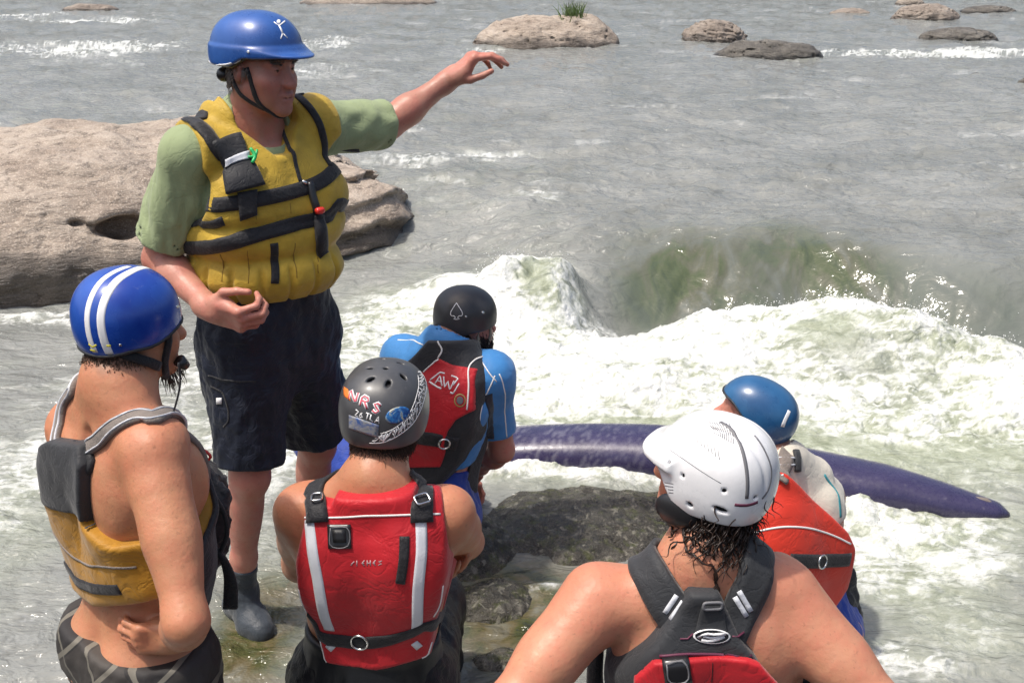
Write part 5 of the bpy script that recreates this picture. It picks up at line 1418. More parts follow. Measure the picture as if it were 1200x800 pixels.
def person6():
    """man in a blue helmet behind the white-helmeted man, orange-red vest"""
    B = Body(at(936, 745, 2.93), at(908, 548, 2.95), at(966, 578, 3.04), at(868, 590, 2.86), ws=1.02)
    sR, sL = at(962, 582, 3.05), at(866, 592, 2.85)
    eR = sR-B.Z*.22+B.Y*.14+B.X*.03; wR = B.lp(.16, .42, .14); eL = sL-B.Z*.22+B.Y*.12-B.X*.02; wL = B.lp(-.10, .40, .14)
    print('P6', B.s, B.Y, B.O)
    B.arm(sR, eR, wR); B.arm(sL, eL, wL)
    for w, sg in ((wL, 1), (wR, -1)): B.hand(w, B.Y+B.X*sg*.3, B.Z, B.X*sg, [(25, 25, 20)]*4, [(.5, .5, -.4), (.8, .2, -.3), (.9, -.1, -.2)])
    hips = [B.lp(.10, .03, -.02), B.lp(-.10, .03, -.02)]; kn = [B.lp(.20, .42, .12), B.lp(-.18, .42, .10)]; an = [k+np.array([-.05, .08, -.40]) for k in kn]
    for a, b, c in zip(hips, kn, an): B.leg(a, b, c, c+np.array([-.1, .16, -.05]))
    hF = nrm(np.array([-.90, .38, .26])); hU = nrm(np.array([.2, 0, 1.]))
    B.head(at(880, 489, 3.0), hF, hU, .86, 1.0)
    o = B.make('person', M['skin_ruddy'], .007); B.obj = o; bs = B.surf
    trousers(B, hips, kn, an, (.115, .10, .08), .97, 'shorts', M['blue_short'], o, top=.13, seed=3)
    S = Field()
    for sh, sg in ((sR, 1), (sL, -1)): S.cone(B.lp(sg*.08, -.01, .49), sh, .066, .062, .08); S.ell(sh, np.eye(3), (.062, .062, .062), .05)
    def top(P, far=None):
        d = smin(B.trunk(P, .2)-.008, S(P, .2), .03)+folds(P, 10, .003, 6)
        for sh, e in ((sR, eR), (sL, eL)): d = smax(d, (P-sh)@nrm(e-sh)-.045, .003)
        x, y, z = B.loc(P); nk = np.linalg.norm((P-B.lp(0, .01, .62))@B.M.T*np.array([1, 1, .8]), axis=1)-.072
        return smax(smax(d, -nk, .004), .06-z, .01)
    lo, hi = B.trunk.bounds(.12); t_ = field_obj('sleeveless_top', top, .007, M['cream'], o, lo-.05, hi+.08); ts = Surf(t_)
    ribs(ts, [[(966, 556), (978, 572), (984, 590), (985, 606)]], .010, .002, 'arm_trim', M['teal'], t_)
    bk = B.pixplane([(898, 556), (918, 553), (936, 560), (962, 590), (990, 622), (998, 640), (997, 690), (980, 715), (860, 720), (850, 660), (866, 628), (888, 585)], -.16)
    fr = [(-.24, .05), (.24, .05), (.22, .30), (.15, .50), (.08, .50), (0, .42), (-.08, .50), (-.15, .50), (-.22, .30)]
    G = Garment(B, .050, fold=.006, fscale=(5, 5, 5), seed=5); G.cut(halves(bk, fr)); G.sub(Field().cone(sR+B.X*.03, eR, .08, .06, .01)); G.sub(Field().cone(sL-B.X*.03, eL, .08, .06, .01))
    G.offs.append(lambda x, y, z: .022*np.exp(-((z-.22)/.12)**2)*(y < 0))
    v = field_obj('life_vest', G, .006, M['red_orange'], o); GS = Surf(v)
    ribs(GS, [[(868, 632), (890, 622), (920, 617), (950, 619), (976, 627), (997, 637)], [(893, 580), (905, 563), (918, 556)]], .0055, .002, 'piping', M['white_pipe'], v)
    ps = raycast(GS, [(925, 656), (945, 657), (964, 657), (984, 656), (996, 655)]); ribbon(GS, ps, .040, .005).build('waist_belt', M['black_web'], v)
    ringat(GS, (961, 657), .020, .0028, 'steel_ring', M['steel'], v, off=.005)
    both = Surf(t_, v, B.obj)
    ps = np.vstack([raycast(both, [(914, 562), (920, 545), (922, 532)]), [B.lp(.08, .04, .53), B.lp(.08, .12, .44)]])
    ribbon(both, ps, .042, .008, .002).build('shoulder_strap', M['grey_web'], v)
    ribs(both, [[(932, 528), (934, 540), (934, 552)]], .02, .01, 'shoulder_strap', M['char_cloth'], v)
    ribs(both, [[(903, 538), (918, 536), (930, 537)], [(903, 545), (918, 544), (930, 544)]], .005, .010, 'reflective_strip', M['tape'], v)
    K = Field(); K.cone(at(985, 700, 2.98), at(1000, 735, 3.0), .045, .04, .02); K.cone(at(996, 672, 3.0), at(994, 700, 3.0), .02, .03, .02)
    field_obj('hip_pouch', lambda P, far=None: K(P, .2)+folds(P, 20, .015), .006, M['black_cloth'], v, *K.bounds())
    H = Helmet(B, (.108, .140, .118), (0, -.012, .030), lambda x, y: -.012-.052*smooth(.02, -.12, y)+.036*smooth(.0, .10, y), .009, tilt=.08, power=2.2)
    H.make(M['hel_pearl'], h=.0036); hs = H.surf; ho = H.obj
    ribs(hs, [[(925, 481), (920, 492), (917, 500)]], .012, .0008, 'sticker', M['white_vinyl'], ho)
    def trimf(P, far=None):
        q = H.loc(P); rz = H.rim(q[:, 0], q[:, 1]); return smax(np.abs(H.solid(P)+.003)-.0065, np.abs(q[:, 2]-rz-.001)-.004, .003)
    field_obj('edge_trim', trimf, .004, M['dark_rubber'], ho, B.hc-.22, B.hc+.22, relax=0)
    mb = MB(); ribbon(bs, np.array([B.hp(-.080, .035, .01), B.hp(-.072, .035, -.04), B.hp(-.05, .05, -.10)]), .014, .004, .003, mb=mb); ribbon(bs, np.array([B.hp(-.078, -.06, -.02), B.hp(-.074, -.02, -.06), B.hp(-.05, .045, -.10)]), .013, .004, .003, mb=mb); mb.build('chin_strap', M['black_web'], o)
    nape(B, M['hair_dark'], o, 900, .020, -.052, 13)
    tag(o, 'man in a pearly blue helmet and orange-red life vest over a cream sleeveless top', 'person')
    return B
for f_ in (person1, person2, person3, person4, person5, person6): f_()
# ----------------------------------------------------------------------------------------
# river, rocks, kayak
def blobs(X, Y, lst, z=.0):
    """sum of soft ellipses; each is a spot of water found in the photo and put at its place on the river"""
    R = np.zeros(X.shape)
    for px, py, rx, ry, a in lst:
        zz = float(np.interp(py, [230, 300, 330, 400], [.35, .32, .22, 0.])) if px < 700 else float(np.interp(py, [230, 300, 345, 400], [.35, .22, .15, .1]))
        if py > 400: zz = z
        c = gz(px, py, zz); e = gz(px+rx, py, zz); t = gz(px, py-ry, zz); b = gz(px, py+ry, zz)
        wx = abs(e[0]-c[0]); wy = abs(t[1]-b[1])*.5
        q = ((X-c[0])/wx)**2+((Y-c[1])/wy)**2
        R = R+a*np.exp(-q*1.1)
    return R
def river_height(X, Y, detail=True):
    N = lambda sx, sy, o, seed, g=.5: fbm(np.stack([X*sx, Y*sy, np.zeros_like(X)+seed], 1), o, 2.03, g)
    xr = smooth(.15, .65, X)                                # 1 where the ledge is steep
    yt = 6.02-.10*smooth(.9, .4, X)-.55*smooth(1.5, 2.8, X)-.05*X+.25*smooth(.5, -.2, X)+N(.8, 0, 2, 3)*.12          # foot of the tongue
    Ln = .95+.25*smooth(1.6, .5, X)+1.3*smooth(.3, -1.0, X)
    up = smooth(0, 1, (Y-yt)/Ln)
    H = .34*up
    H = H-.13*np.exp(-((Y-yt-.04)/.26)**2)*xr
    # rock-ribbed green tongue
    tong = np.exp(-((Y-yt-.40)/.42)**2)*smooth(.4, .9, X)*smooth(3.6, 2.4, X)
    H = H+tong*((fbm(np.stack([(X-Y*.6)*1.9, (Y+X*.5)*.9, np.zeros_like(X)+8], 1), 2, 2.1, .4)*.050+fbm(np.stack([(X+Y*.7)*9, (Y-X*.5)*2.5, np.zeros_like(X)+18], 1), 2)*.011*(.5+smooth(1.6, 2.4, X)))+fbm(np.stack([(X-Y*.6)*7, (Y+X*.5)*2.2, np.zeros_like(X)+28], 1), 3)*.016+.05*np.exp(-((X-1.35)/.35)**2))
    # standing foam pile downstream of it
    yf = yt-.36; s = Y-yf
    pile = np.where(s > 0, np.exp(-(s/.17)**2), np.exp(-(s/.62)**2))
    win = smooth(.05, .55, X)*smooth(4.2, 3.0, X)
    ph = .05+.17*smooth(.5, 1.25, X)-.11*smooth(2.1, 2.9, X)
    H = H+ph*pile*win*(1+N(2.2, 1.2, 2, 5)*.5)
    H = H+.16*np.exp(-(((X-1.75)/.45)**2+((Y-5.15)/.32)**2))+.10*np.exp(-(((X-.7)/.5)**2+((Y-4.95)/.25)**2))
    # peak on the left of the hole
    H = H+.36*np.exp(-(((X-.10+.10*N(3, 3, 2, 79))/.32)**2+((Y-6.15)/.26)**2)**1.15)*(1+.35*N(4.5, 4.5, 3, 77))+.10*np.exp(-(((X+.30)/.30)**2+((Y-6.45)/.2)**2))
    # long diagonal crease upstream
    H = H+.02*np.exp(-((Y-7.1-.9*(X-.6))/.10)**2)*smooth(.2, .5, X)*smooth(1.8, 1.1, X)
    # swells, ripples
    far = smooth(5.5, 8, Y)
    H = H+N(.55, .8, 3, 21)*(.035+.05*far)+N(1.9, 3.8, 4, 31, .55)*(.018+.042*far)*(1-.6*np.clip(tong, 0, 1))
    if detail: H = H+N(6.5, 13, 3, 41, .6)*(.0065+.0105*far)*(1-.8*np.clip(tong, 0, 1))
    # pillow rising over the wet boulder
    H = H+.03*np.exp(-(((X-.2)/.5)**2+((Y-4.0)/.18)**2))+(.055+.05*N(4, 4, 3, 97))*np.exp(-((Y-(4.30-.28*np.clip(X, 0, 2)))/.16)**2)*smooth(1.65, 1.2, X)*smooth(-.6, -.3, X)
    return H, up, tong, pile*win, yt
FOAM = [(535, 305, 50, 15, .75), (470, 345, 90, 26, .42), (560, 335, 60, 24, .4), (615, 292, 40, 9, .8), (662, 330, 16, 34, .75), (590, 320, 16, 26, .5), (620, 345, 50, 30, .45), (700, 402, 130, 24, 1.1), (600, 402, 60, 20, .9), (850, 385, 150, 30, 1.1), (1000, 378, 110, 30, 1.1), (1110, 425, 110, 38, 1.1), (1190, 470, 60, 50, .9),
        (650, 445, 150, 40, .95), (820, 440, 110, 30, .9), (760, 470, 120, 30, .6), (950, 480, 190, 26, .7), (1100, 510, 130, 30, .8), (620, 490, 80, 18, .7), (1050, 628, 75, 30, .95), (1010, 668, 40, 25, .6), (1150, 580, 70, 30, .25),
        (560, 560, 40, 10, .6), (760, 568, 40, 8, .5), (560, 700, 50, 12, .35), (640, 690, 50, 6, .3), (1120, 720, 90, 50, .18), (1060, 775, 70, 22, .5), (1150, 650, 80, 25, .3), (620, 556, 85, 11, 1.0), (700, 568, 40, 7, .6), (1000, 600, 60, 14, .8), (1100, 620, 60, 10, .7),
        (25, 560, 70, 90, .36), (25, 740, 70, 60, .18), (70, 440, 90, 50, .12), (235, 440, 50, 70, .34), (245, 540, 30, 60, .36), (340, 530, 30, 70, .42), (425, 390, 55, 40, .42), (320, 640, 60, 50, .08),
        (115, 57, 75, 10, .75), (20, 52, 60, 6, .3), (20, 18, 60, 5, .35), (110, 24, 60, 3.5, .75), (385, 50, 45, 12, .35), (375, 85, 50, 10, .3), (485, 185, 55, 9, .45), (470, 150, 40, 9, .3), (575, 178, 60, 6, .3), (1085, 62, 110, 5, 1.0), (1190, 58, 60, 4, .8), (650, 225, 60, 14, .22),
        (690, 222, 9, 7, .55), (520, 215, 60, 16, .15), (40, 332, 90, 9, .5), (470, 300, 30, 8, .3), (560, 60, 40, 6, .3), (700, 60, 50, 4, .3), (880, 72, 60, 3, .35), (600, 430, 60, 25, .4)]
HOLES = [(945, 430, 80, 30, 1.0), (625, 345, 46, 32, .85), (1000, 535, 200, 16, .55), (780, 500, 140, 12, .5), (560, 470, 40, 14, .25), (1100, 408, 60, 12, .4), (720, 462, 90, 10, .4), (845, 466, 50, 9, .35), (1160, 430, 50, 10, .35), (650, 425, 50, 8, .3), (1040, 470, 60, 8, .3), (700, 395, 40, 6, .2)]
AERA = [(950, 430, 90, 30, .95), (625, 345, 60, 40, .9), (1000, 535, 260, 40, 1.0), (760, 490, 220, 40, 1.0), (1100, 620, 160, 40, .7), (1120, 720, 130, 80, .45), (1050, 690, 90, 60, .35), (20, 600, 110, 120, .42), (240, 500, 80, 90, .25), (440, 380, 90, 60, .35), (330, 600, 60, 80, .22), (650, 560, 120, 25, .5), (600, 430, 200, 60, .7), (1150, 470, 120, 80, .7), (500, 320, 80, 25, .35)]
def pile_w(X, s): return np.exp(-(np.maximum(s-.0, 0)/.10)**2)*np.exp(-(np.minimum(s, 0)/.55)**2)
def build_water():
    t = NT('river_water')
    co = t.coord(); foam = t.attr('foam'); aer = t.attr('aerated'); green = t.attr('green'); bed = t.attr('bed')
    n1 = t.noise(1.3, 5, .6, co); n2 = t.noise(16, 5, .65, co, .6); n3 = t.noise(70, 4, .7, co)
    wat = t.ramp(n1, [(.3, (.175, .183, .170)), (.7, (.275, .282, .265))])
    mp = t.n('ShaderNodeMapping'); t.l(co, mp.inputs['Vector']); mp.inputs['Scale'].default_value = (2.2, .8, 1.6); mp.inputs['Rotation'].default_value = (0, 0, -.6); ngr = t.noise(2.0, 5, .56, mp.outputs[0], .8)
    gcol = t.ramp(ngr, [(.36, (.030, .048, .022)), (.45, (.060, .080, .030)), (.53, (.090, .092, .058)), (.62, (.13, .14, .12))])
    wat = t.mix(t.math('MULTIPLY', t.attr('slick'), .65), wat, (.085, .105, .092)); wat = t.mix(t.math('MULTIPLY', green, .8), wat, gcol)
    bcol = t.ramp(t.noise(7, 5, .6, co, .5), [(.32, (.018, .022, .014)), (.46, (.06, .065, .022)), (.56, (.11, .09, .045)), (.68, (.16, .155, .12))])
    wat = t.mix(bed, wat, bcol)
    acol = t.ramp(n2, [(.3, (.21, .235, .155)), (.55, (.36, .39, .30)), (.75, (.60, .62, .55))])
    c = t.mix(aer, wat, acol)
    fcol = t.ramp(n3, [(.30, (.58, .60, .55)), (.6, (.82, .83, .82))])
    c = t.mix(foam, c, fcol)
    r = t.math('MULTIPLY_ADD', foam, .42, .09); r = t.math('ADD', r, t.math('MULTIPLY', aer, .12))
    t.set(Base_Color=c, Roughness=r); t.b.inputs['IOR'].default_value = 1.33
    wv = t.n('ShaderNodeMapping'); t.l(co, wv.inputs['Vector']); wv.inputs['Scale'].default_value = (1., 1.8, 1.)
    b1 = t.noise(6.5, 4, .52, wv.outputs[0], .6); b2 = t.noise(26, 3, .55, wv.outputs[0], .3); b3 = t.noise(160, 3, .7, co)
    b = t.bump(b1, .85, .055); b = t.bump(b2, .5, .012, b); x = t.n('ShaderNodeBump'); x.inputs['Distance'].default_value = .006; t.l(b3, x.inputs['Height']); t.l(b, x.inputs['Normal'])
    gm = t.math('SUBTRACT', 1., t.math('MULTIPLY', t.attr('slick'), .75))
    for nd in t.t.nodes:
        if nd.type == 'BUMP' and nd is not x: t.l(t.math('MULTIPLY', gm, nd.inputs['Strength'].default_value), nd.inputs['Strength'])
    t.l(t.math('MULTIPLY', t.math('MAXIMUM', foam, t.math('MULTIPLY', aer, .6)), .9), x.inputs['Strength']); t.l(x.outputs[0], t.b.inputs['Normal'])
    # grid, finer where it is near
    ys = [1.2]
    while ys[-1] < 900:
        y = ys[-1]; d = max(.007, .0011*y*y*.5+.002) if y < 60 else y*.05
        if 4.2 < y < 7.6: d *= .55
        ys.append(y+d)
    ys = np.array(ys); ncol = 980
    u = np.linspace(-1, 1, ncol); 
    Yg = np.repeat(ys[:, None], ncol, 1); hw = np.minimum(.55*ys+1.2, 400+ys*0)
    hw = np.where(ys > 60, .55*60+1.2+(ys-60)*1.5, .56*ys+1.0); Xg = u[None]*hw[:, None]+0*Yg
    X = Xg.ravel().astype(np.float32); Y = Yg.ravel().astype(np.float32); print('water grid', Xg.shape)
    H, up, tong, pile, yt = river_height(X, Y)
    nn = lambda s1, s2, o, sd, g=.55: fbm(np.stack([X*s1, Y*s2, H*s1*1.0+sd], 1), o, 2.1, g)
    m = blobs(X, Y, FOAM)-blobs(X, Y, HOLES)
    s = Y-yt
    def billow(sc_, o, sd, g=.5):
        r = 0; am = 1.; q = sc_
        for k in range(o): r = r+np.abs(noise3(np.stack([X*q, Y*q, H*q+sd+k*7], 1)))*am; am *= g; q *= 2.1
        return r
    wr_ = smooth(.15, .6, X)*smooth(4.4, 3.4, X)
    n5 = nn(5, 5, 3, 71)
    m = m*(1-wr_*(1-smooth(.20, -.10, s+n5*.30)))
    m = m+.9*pile_w(X, s)*wr_
    a = nn(2.4, 4.0, 3, 61); b = nn(9, 15, 4, 62, .62); c = nn(34, 44, 3, 64, .65)
    streak = 1-np.abs(nn(3.5, 7.5, 3, 63)+b*.12)*3.4                     # thin foam lace
    foam = np.clip(m, 0, 1.25)
    f = foam*.92-.27+a*1.25+b*.90+c*.45
    f = smooth(-.02, .95, f)*smooth(.02, .25, foam)
    lace = smooth(.50, .98, streak+c*.25)*smooth(.08, .45, foam)*.75
    speck = smooth(.30, .50, nn(42, 52, 2, 66)+.10*foam)*smooth(.05, .5, foam)*.8
    f = np.clip(np.maximum(np.maximum(f, lace), speck), 0, 1)
    caps = smooth(.60, .85, nn(.8, 1.9, 3, 81)*1.5+b*.35)*smooth(7, 9, Y)*.5
    f = np.maximum(f, caps*.5)
    ae = np.clip(blobs(X, Y, AERA)+foam*.5+a*.35-.05, 0, 1)*(1-wr_*(1-smooth(.15, -.15, s+n5*.3)))
    gr = np.clip(tong*(.22+nn(1.6, 1.6, 2, 88)*.3)+np.clip(tong*1.4, 0, 1)*blobs(X, Y, [(800, 300, 70, 28, .9), (700, 325, 50, 26, .5), (935, 288, 70, 30, .75), (1000, 320, 50, 20, .5)]), 0, 1)*(1-f)+.35*blobs(X, Y, [(560, 205, 90, 22, .8), (640, 200, 60, 14, .4)])
    bd = np.clip(blobs(X, Y, [(290, 760, 70, 60, 1.2), (590, 730, 80, 90, 1.0), (670, 700, 90, 50, .5), (320, 690, 50, 30, .6)]), 0, 1)
    near = (Y < 14).astype(np.float32); fm = np.clip(foam, 0, 1)*near
    crest = np.exp(-(s/.16)**2)*wr_
    H = H+fm*(billow(3.4, 2, 91)*.085+billow(13, 3, 92)*.034*(1+1.2*crest)+nn(60, 60, 2, 93)*.0045)
    dx = fm*nn(14, 14, 2, 95)*.018*(1+crest); dy = fm*nn(14, 14, 2, 96)*.018*(1+crest)
    V = np.stack([X+dx, Y+dy, H], 1); nr_ = len(ys)
    i = (np.arange(nr_-1)[:, None]*ncol+np.arange(ncol-1)[None]).ravel()
    F = np.stack([i, i+1, i+ncol+1, i+ncol], 1)
    o = mesh_obj('river_water', V, F, t.m, attrs={'foam': f, 'aerated': ae, 'green': np.clip(gr, 0, 1), 'slick': np.clip(tong*1.2, 0, 1)*(1-f), 'bed': bd}); o['kind'] = 'structure'
    # flying droplets over the breaking crests
    rs = np.random.RandomState(7); cand = np.flatnonzero((f > .75) & (Y > 4.3) & (Y < 7.2) & (H > .20)); mb_v = []; mb_f = []
    oct_v = np.array([[1, 0, 0], [-1, 0, 0], [0, 1, 0], [0, -1, 0], [0, 0, 1], [0, 0, -1.]]); oct_f = [(0, 2, 4), (2, 1, 4), (1, 3, 4), (3, 0, 4), (2, 0, 5), (1, 2, 5), (3, 1, 5), (0, 3, 5)]
    pk = rs.choice(cand, 800); n = 0
    for j in pk:
        h = rs.exponential(.022)+.003; p = np.array([X[j], Y[j], H[j]])+np.array([rs.normal()*.03, rs.normal()*.03, h]); r = rs.uniform(.0008, .0032)*(1 if h > .03 else 1.4)
        mb_v.append(p+oct_v*r*rs.uniform(.7, 1.4, 3)); mb_f += [tuple(q+n for q in f_) for f_ in oct_f]; n += 6
    sp = mesh_obj('spray', np.concatenate(mb_v), mb_f, plain('spray_drops', (.85, .86, .85), .2, var=.02)); sp['kind'] = 'stuff'
    return o

def rock_mat(name, cols, wet=0., rough=.8, scale=1.0, streak=(1, 1, 3), bump=.6, lichen=None):
    t = NT(name); co = t.coord(); mp = t.n('ShaderNodeMapping'); t.l(co, mp.inputs['Vector']); mp.inputs['Scale'].default_value = streak
    a = t.noise(1.6*scale, 6, .65, mp.outputs[0], .4); b = t.noise(9*scale, 6, .7, mp.outputs[0], .3); g = t.noise(70*scale, 4, .7, co)
    c = t.ramp(a, [(.28, cols[0]), (.5, cols[1]), (.72, cols[2])])
    c = t.mix(t.ramp(b, [(.36, (.75, .75, .75)), (.50, (0, 0, 0))]), c, tuple(x*.45 for x in cols[0]))
    c = t.mix(t.ramp(g, [(.52, (0, 0, 0)), (.62, (.5, .5, .5))]), c, tuple(min(1, x*1.5) for x in cols[2]))
    if lichen: c = t.mix(t.ramp(t.noise(5*scale, 4, .6, co), [(.52, (0, 0, 0)), (.64, (.8, .8, .8))]), c, lichen)
    if wet: c = t.mix(t.ramp(t.noise(38*1., 2, .5, co, .8), [(.60, (0, 0, 0)), (.66, (.7, .7, .7))]), c, (.34, .32, .26))
    # damp dark band near the waterline
    w = t.attr('wetness'); c = t.mix(t.math('MULTIPLY', w, .75), c, tuple(x*.25 for x in cols[0]))
    t.set(Base_Color=c, Roughness=t.math('SUBTRACT', rough, t.math('MULTIPLY', w, rough-.22)) if not wet else t.ramp(b, [(.4, (.12,)*3), (.6, (.35,)*3)]))
    n_ = t.bump(a, bump, .12); n_ = t.bump(b, bump, .03, n_); t.bump(g, bump*.8, .006, n_)
    return t.m
def rock(name, ells, h, mat, label, amp=.06, sc_=2.2, strata=0., subs=(), water=.3, cracks=0., seed=0, cat='rock', band=.10, sx=0):
    F = Field()
    for c, r, a in ells:
        ca, sa = math.cos(a), math.sin(a); F.ell(c, np.array([[ca, sa, 0], [-sa, ca, 0], [0, 0, 1.]]), r, .10*max(r))
    for p, q, r, fl in subs: F.cone(p, q, r, r*.8, .035, mode=-1, flat=(np.array([1., 0, 0]), fl))
    R_ = max(max(r) for c, r, a in ells)
    def f(P, far=None):
        d = F(P, .3); m = np.abs(d) < max(.02, 7*h+amp); Q = P[m]; e = fbm(Q*sc_+seed, 5, 2.1, .52)*amp
        if strata:
            z = Q[:, 2]*1.0+Q[:, 0]*.12+fbm(Q*1.4+seed+3, 3)*.16; s_ = z*strata; fr = s_-np.floor(s_)
            e = e+(np.minimum(fr, 1-fr)*2-.5)*amp*.42*(smooth(-.2, .3, fbm(Q*1.1+seed+9, 2)+.15) if not sx else smooth(sx, sx+.5, Q[:, 0])*1.3)
        if cracks:
            k = np.abs(fbm(Q*np.array([1.6, 1.6, 5])+seed+30, 3)); e = e+smooth(.05, .0, k)*cracks
        d = d.copy(); d[m] += e
        return smax(d, water-.25-P[:, 2], .01)
    lo, hi = F.bounds(amp*2+.03)
    wet = lambda V: smooth(water+band, water+band*.25, V[:, 2]+fbm(V*3, 3)*band*.9)
    o = field_obj(name, f, h, mat, None, lo, hi, relax=0, attrs={'wetness': wet})
    tag(o, label, cat); return o
def build_rocks():
    tan = rock_mat('tan_granite', [(.20, .155, .12), (.34, .28, .225), (.46, .395, .33)], scale=1.2, streak=(1, 1, 4))
    dark = rock_mat('dark_river_rock', [(.05, .045, .04), (.11, .10, .085), (.20, .185, .16)], scale=2, rough=.6)
    brown = rock_mat('brown_river_rock', [(.13, .10, .08), (.24, .20, .165), (.38, .33, .28)], scale=1.6)
    wet = rock_mat('wet_algae_rock', [(.018, .018, .016), (.070, .064, .050), (.20, .185, .15)], wet=1., scale=5, streak=(1, 1, 1), bump=.8, lichen=(.10, .11, .04))
    rock('rock', [((-2.85, 7.85, .12), (2.0, 1.55, .70), .12), ((-1.35, 7.55, .20), (.66, .60, .40), .1), ((-3.1, 7.0, .02), (1.5, .70, .24), .12), ((-2.0, 7.15, .04), (.9, .5, .23), .2), ((-1.12, 7.45, .22), (.40, .42, .36), .1)], .022, tan,
         'large smooth tan boulder on the left with a cracked layered end and a dark hollow', .13, 1.1, strata=7.5, cracks=.014,
         subs=[(at(126, 268, 6.2), at(124, 266, 6.72), .040, 3.2), (at(140, 266, 6.2), at(139, 264, 6.74), .050, 1.8), (at(90, 262, 6.3), at(88, 260, 6.75), .024, 3.)], water=.22, seed=2, band=.11, sx=-1.9)
    def far_rock(x0, x1, yt_, yb, mat, label, n, strata=0, dep=.45, seed=0, amp=.10, bury=.35):
        c0 = gz((x0+x1)/2, yb, .33); s_ = np.linalg.norm(c0-np.array([0, 0, CAM_H]))/FOC; w = (x1-x0)/2*s_; hgt = (yb-yt_)*s_*.95
        dd = w*dep; cy = c0[1]+dd*.8
        ells = [((c0[0], cy, .33-hgt*.1), (w*1.02, dd, hgt*1.12), 0.)]; rs = np.random.RandomState(seed)
        for k in range(n): ells.append(((c0[0]+rs.uniform(-.55, .55)*w, cy+rs.uniform(-.4, .2)*dd, .33), (w*rs.uniform(.3, .5), dd*.6, hgt*rs.uniform(.8, 1.05)), rs.uniform(-.4, .4)))
        return rock('rock', ells, max(.018, w*.03), mat, label, amp*hgt*2.2, 1.6/max(.3, w*.8), strata, water=.33, seed=seed, cracks=hgt*.12, band=hgt*.35), (c0, w, dd, hgt)
    r, (c0, w, dd, hgt) = far_rock(556, 726, 24, 57, tan, 'low rounded tan rock far across the river, grass growing on top', 2, dep=.62, seed=4)
    far_rock(632, 668, 37, 55, dark, 'dark crevice in the front of the grassy tan rock, shaped as an added dark stone', 0, seed=5, dep=.7)  # dark stone shape added to stand in for the tan rock's dark crevice
    far_rock(804, 876, 27, 50, brown, 'angular brown rock with a flat slanting top beyond the rapid', 1, strata=14, seed=6, dep=.8)
    far_rock(842, 966, 51, 70, dark, 'long dark flat wet rock just in front of the angular brown one', 2, strata=12, seed=7)
    far_rock(1086, 1170, 35, 49, dark, 'dark flat-topped rock standing clear in the far right water', 1, strata=14, seed=8)
    far_rock(1056, 1130, 8, 25, brown, 'pointed brown rock near the top right corner', 1, seed=9, dep=.7)
    far_rock(976, 1022, 11, 18, brown, 'thin low brown rock farthest left of the top right group', 0, seed=10)
    far_rock(1134, 1192, 8, 15, dark, 'thin low dark rock at the far upper right edge', 0, seed=11)
    far_rock(1052, 1084, -1, 6, brown, 'small brown rock at the very top edge behind the pointed one', 0, seed=12)
    far_rock(350, 505, -4, 6, brown, 'long low grey-brown ledge at the top edge behind the instructor', 1, seed=13)
    far_rock(72, 132, 6, 13, brown, 'small reddish rock barely showing in the far upper left rapid', 0, seed=14)
    far_rock(1194, 1212, 92, 100, dark, 'small dark stone cut by the right edge of the picture', 0, seed=15)
    # tuft of grass on the far rock
    rs = np.random.RandomState(2); g0 = np.array([c0[0]+(672-641)*np.linalg.norm(c0)/FOC, c0[1]+dd*.75,   .33+hgt*.9]); mb = MB()
    for i in range(150):
        p = g0+np.array([rs.normal()*.085, rs.normal()*.10, -.03]); L = rs.uniform(.18, .42); d = nrm([rs.normal()*.25, rs.normal()*.25, 1.]); b = np.array([d[0], d[1], 0])*L*.7
        w_ = .008; sd = nrm(np.cross(d, rs.normal(size=3)))*w_; q1 = p+d*L*.55+b*.1; q2 = p+d*L+b*.5-np.array([0, 0, L*.08])
        mb.add([p-sd, p+sd, q1+sd*.8, q1-sd*.8, q2], [(0, 1, 2, 3), (3, 2, 4)])
    g = mb.build('grass_tuft', plain('grass_blades', (.10, .16, .04), .6, var=.35), None); tag(g, 'tuft of green grass growing on the far tan rock', 'grass tuft')
    # wet boulders among the people
    o1 = rock('rock', [((.24, 3.70, -.14), (.52, .40, .205), 0), ((-.24, 3.52, -.14), (.30, .28, .265), .2), ((.50, 3.80, -.15), (.28, .26, .20), 0)], .008, wet, 'wet dark boulder with green algae between the seated people and the kayak', .030, 4.5, water=-.2, seed=6, cracks=.006)
    rock('rock', [((-.34, 2.36, -.12), (.30, .26, .28), 0)], .015, wet, 'wet rock that the person with the stickered helmet sits on', .04, 4, water=-.2, seed=7)
    rock('rock', [((.90, 3.02, -.26), (.28, .25, .19), 0)], .015, wet, 'wet rock under the man in the pearly blue helmet', .03, 4, water=-.2, seed=8)
    for px, py, r, lb in ((578, 706, (.14, .13, .06), 'dark weedy stone breaking the shallow water beside the red vest'), (612, 714, (.045, .035, .022), 'small dark stone right of the weedy one in the shallow water'), (586, 776, (.085, .07, .035), 'dark pebble-like stone near the bottom edge in the shallows')):
        c = gz(px, py, .0); rock('rock', [((c[0], c[1], -.012), r, .3)], .007, wet, lb, .025, 9, water=-.1, seed=px)
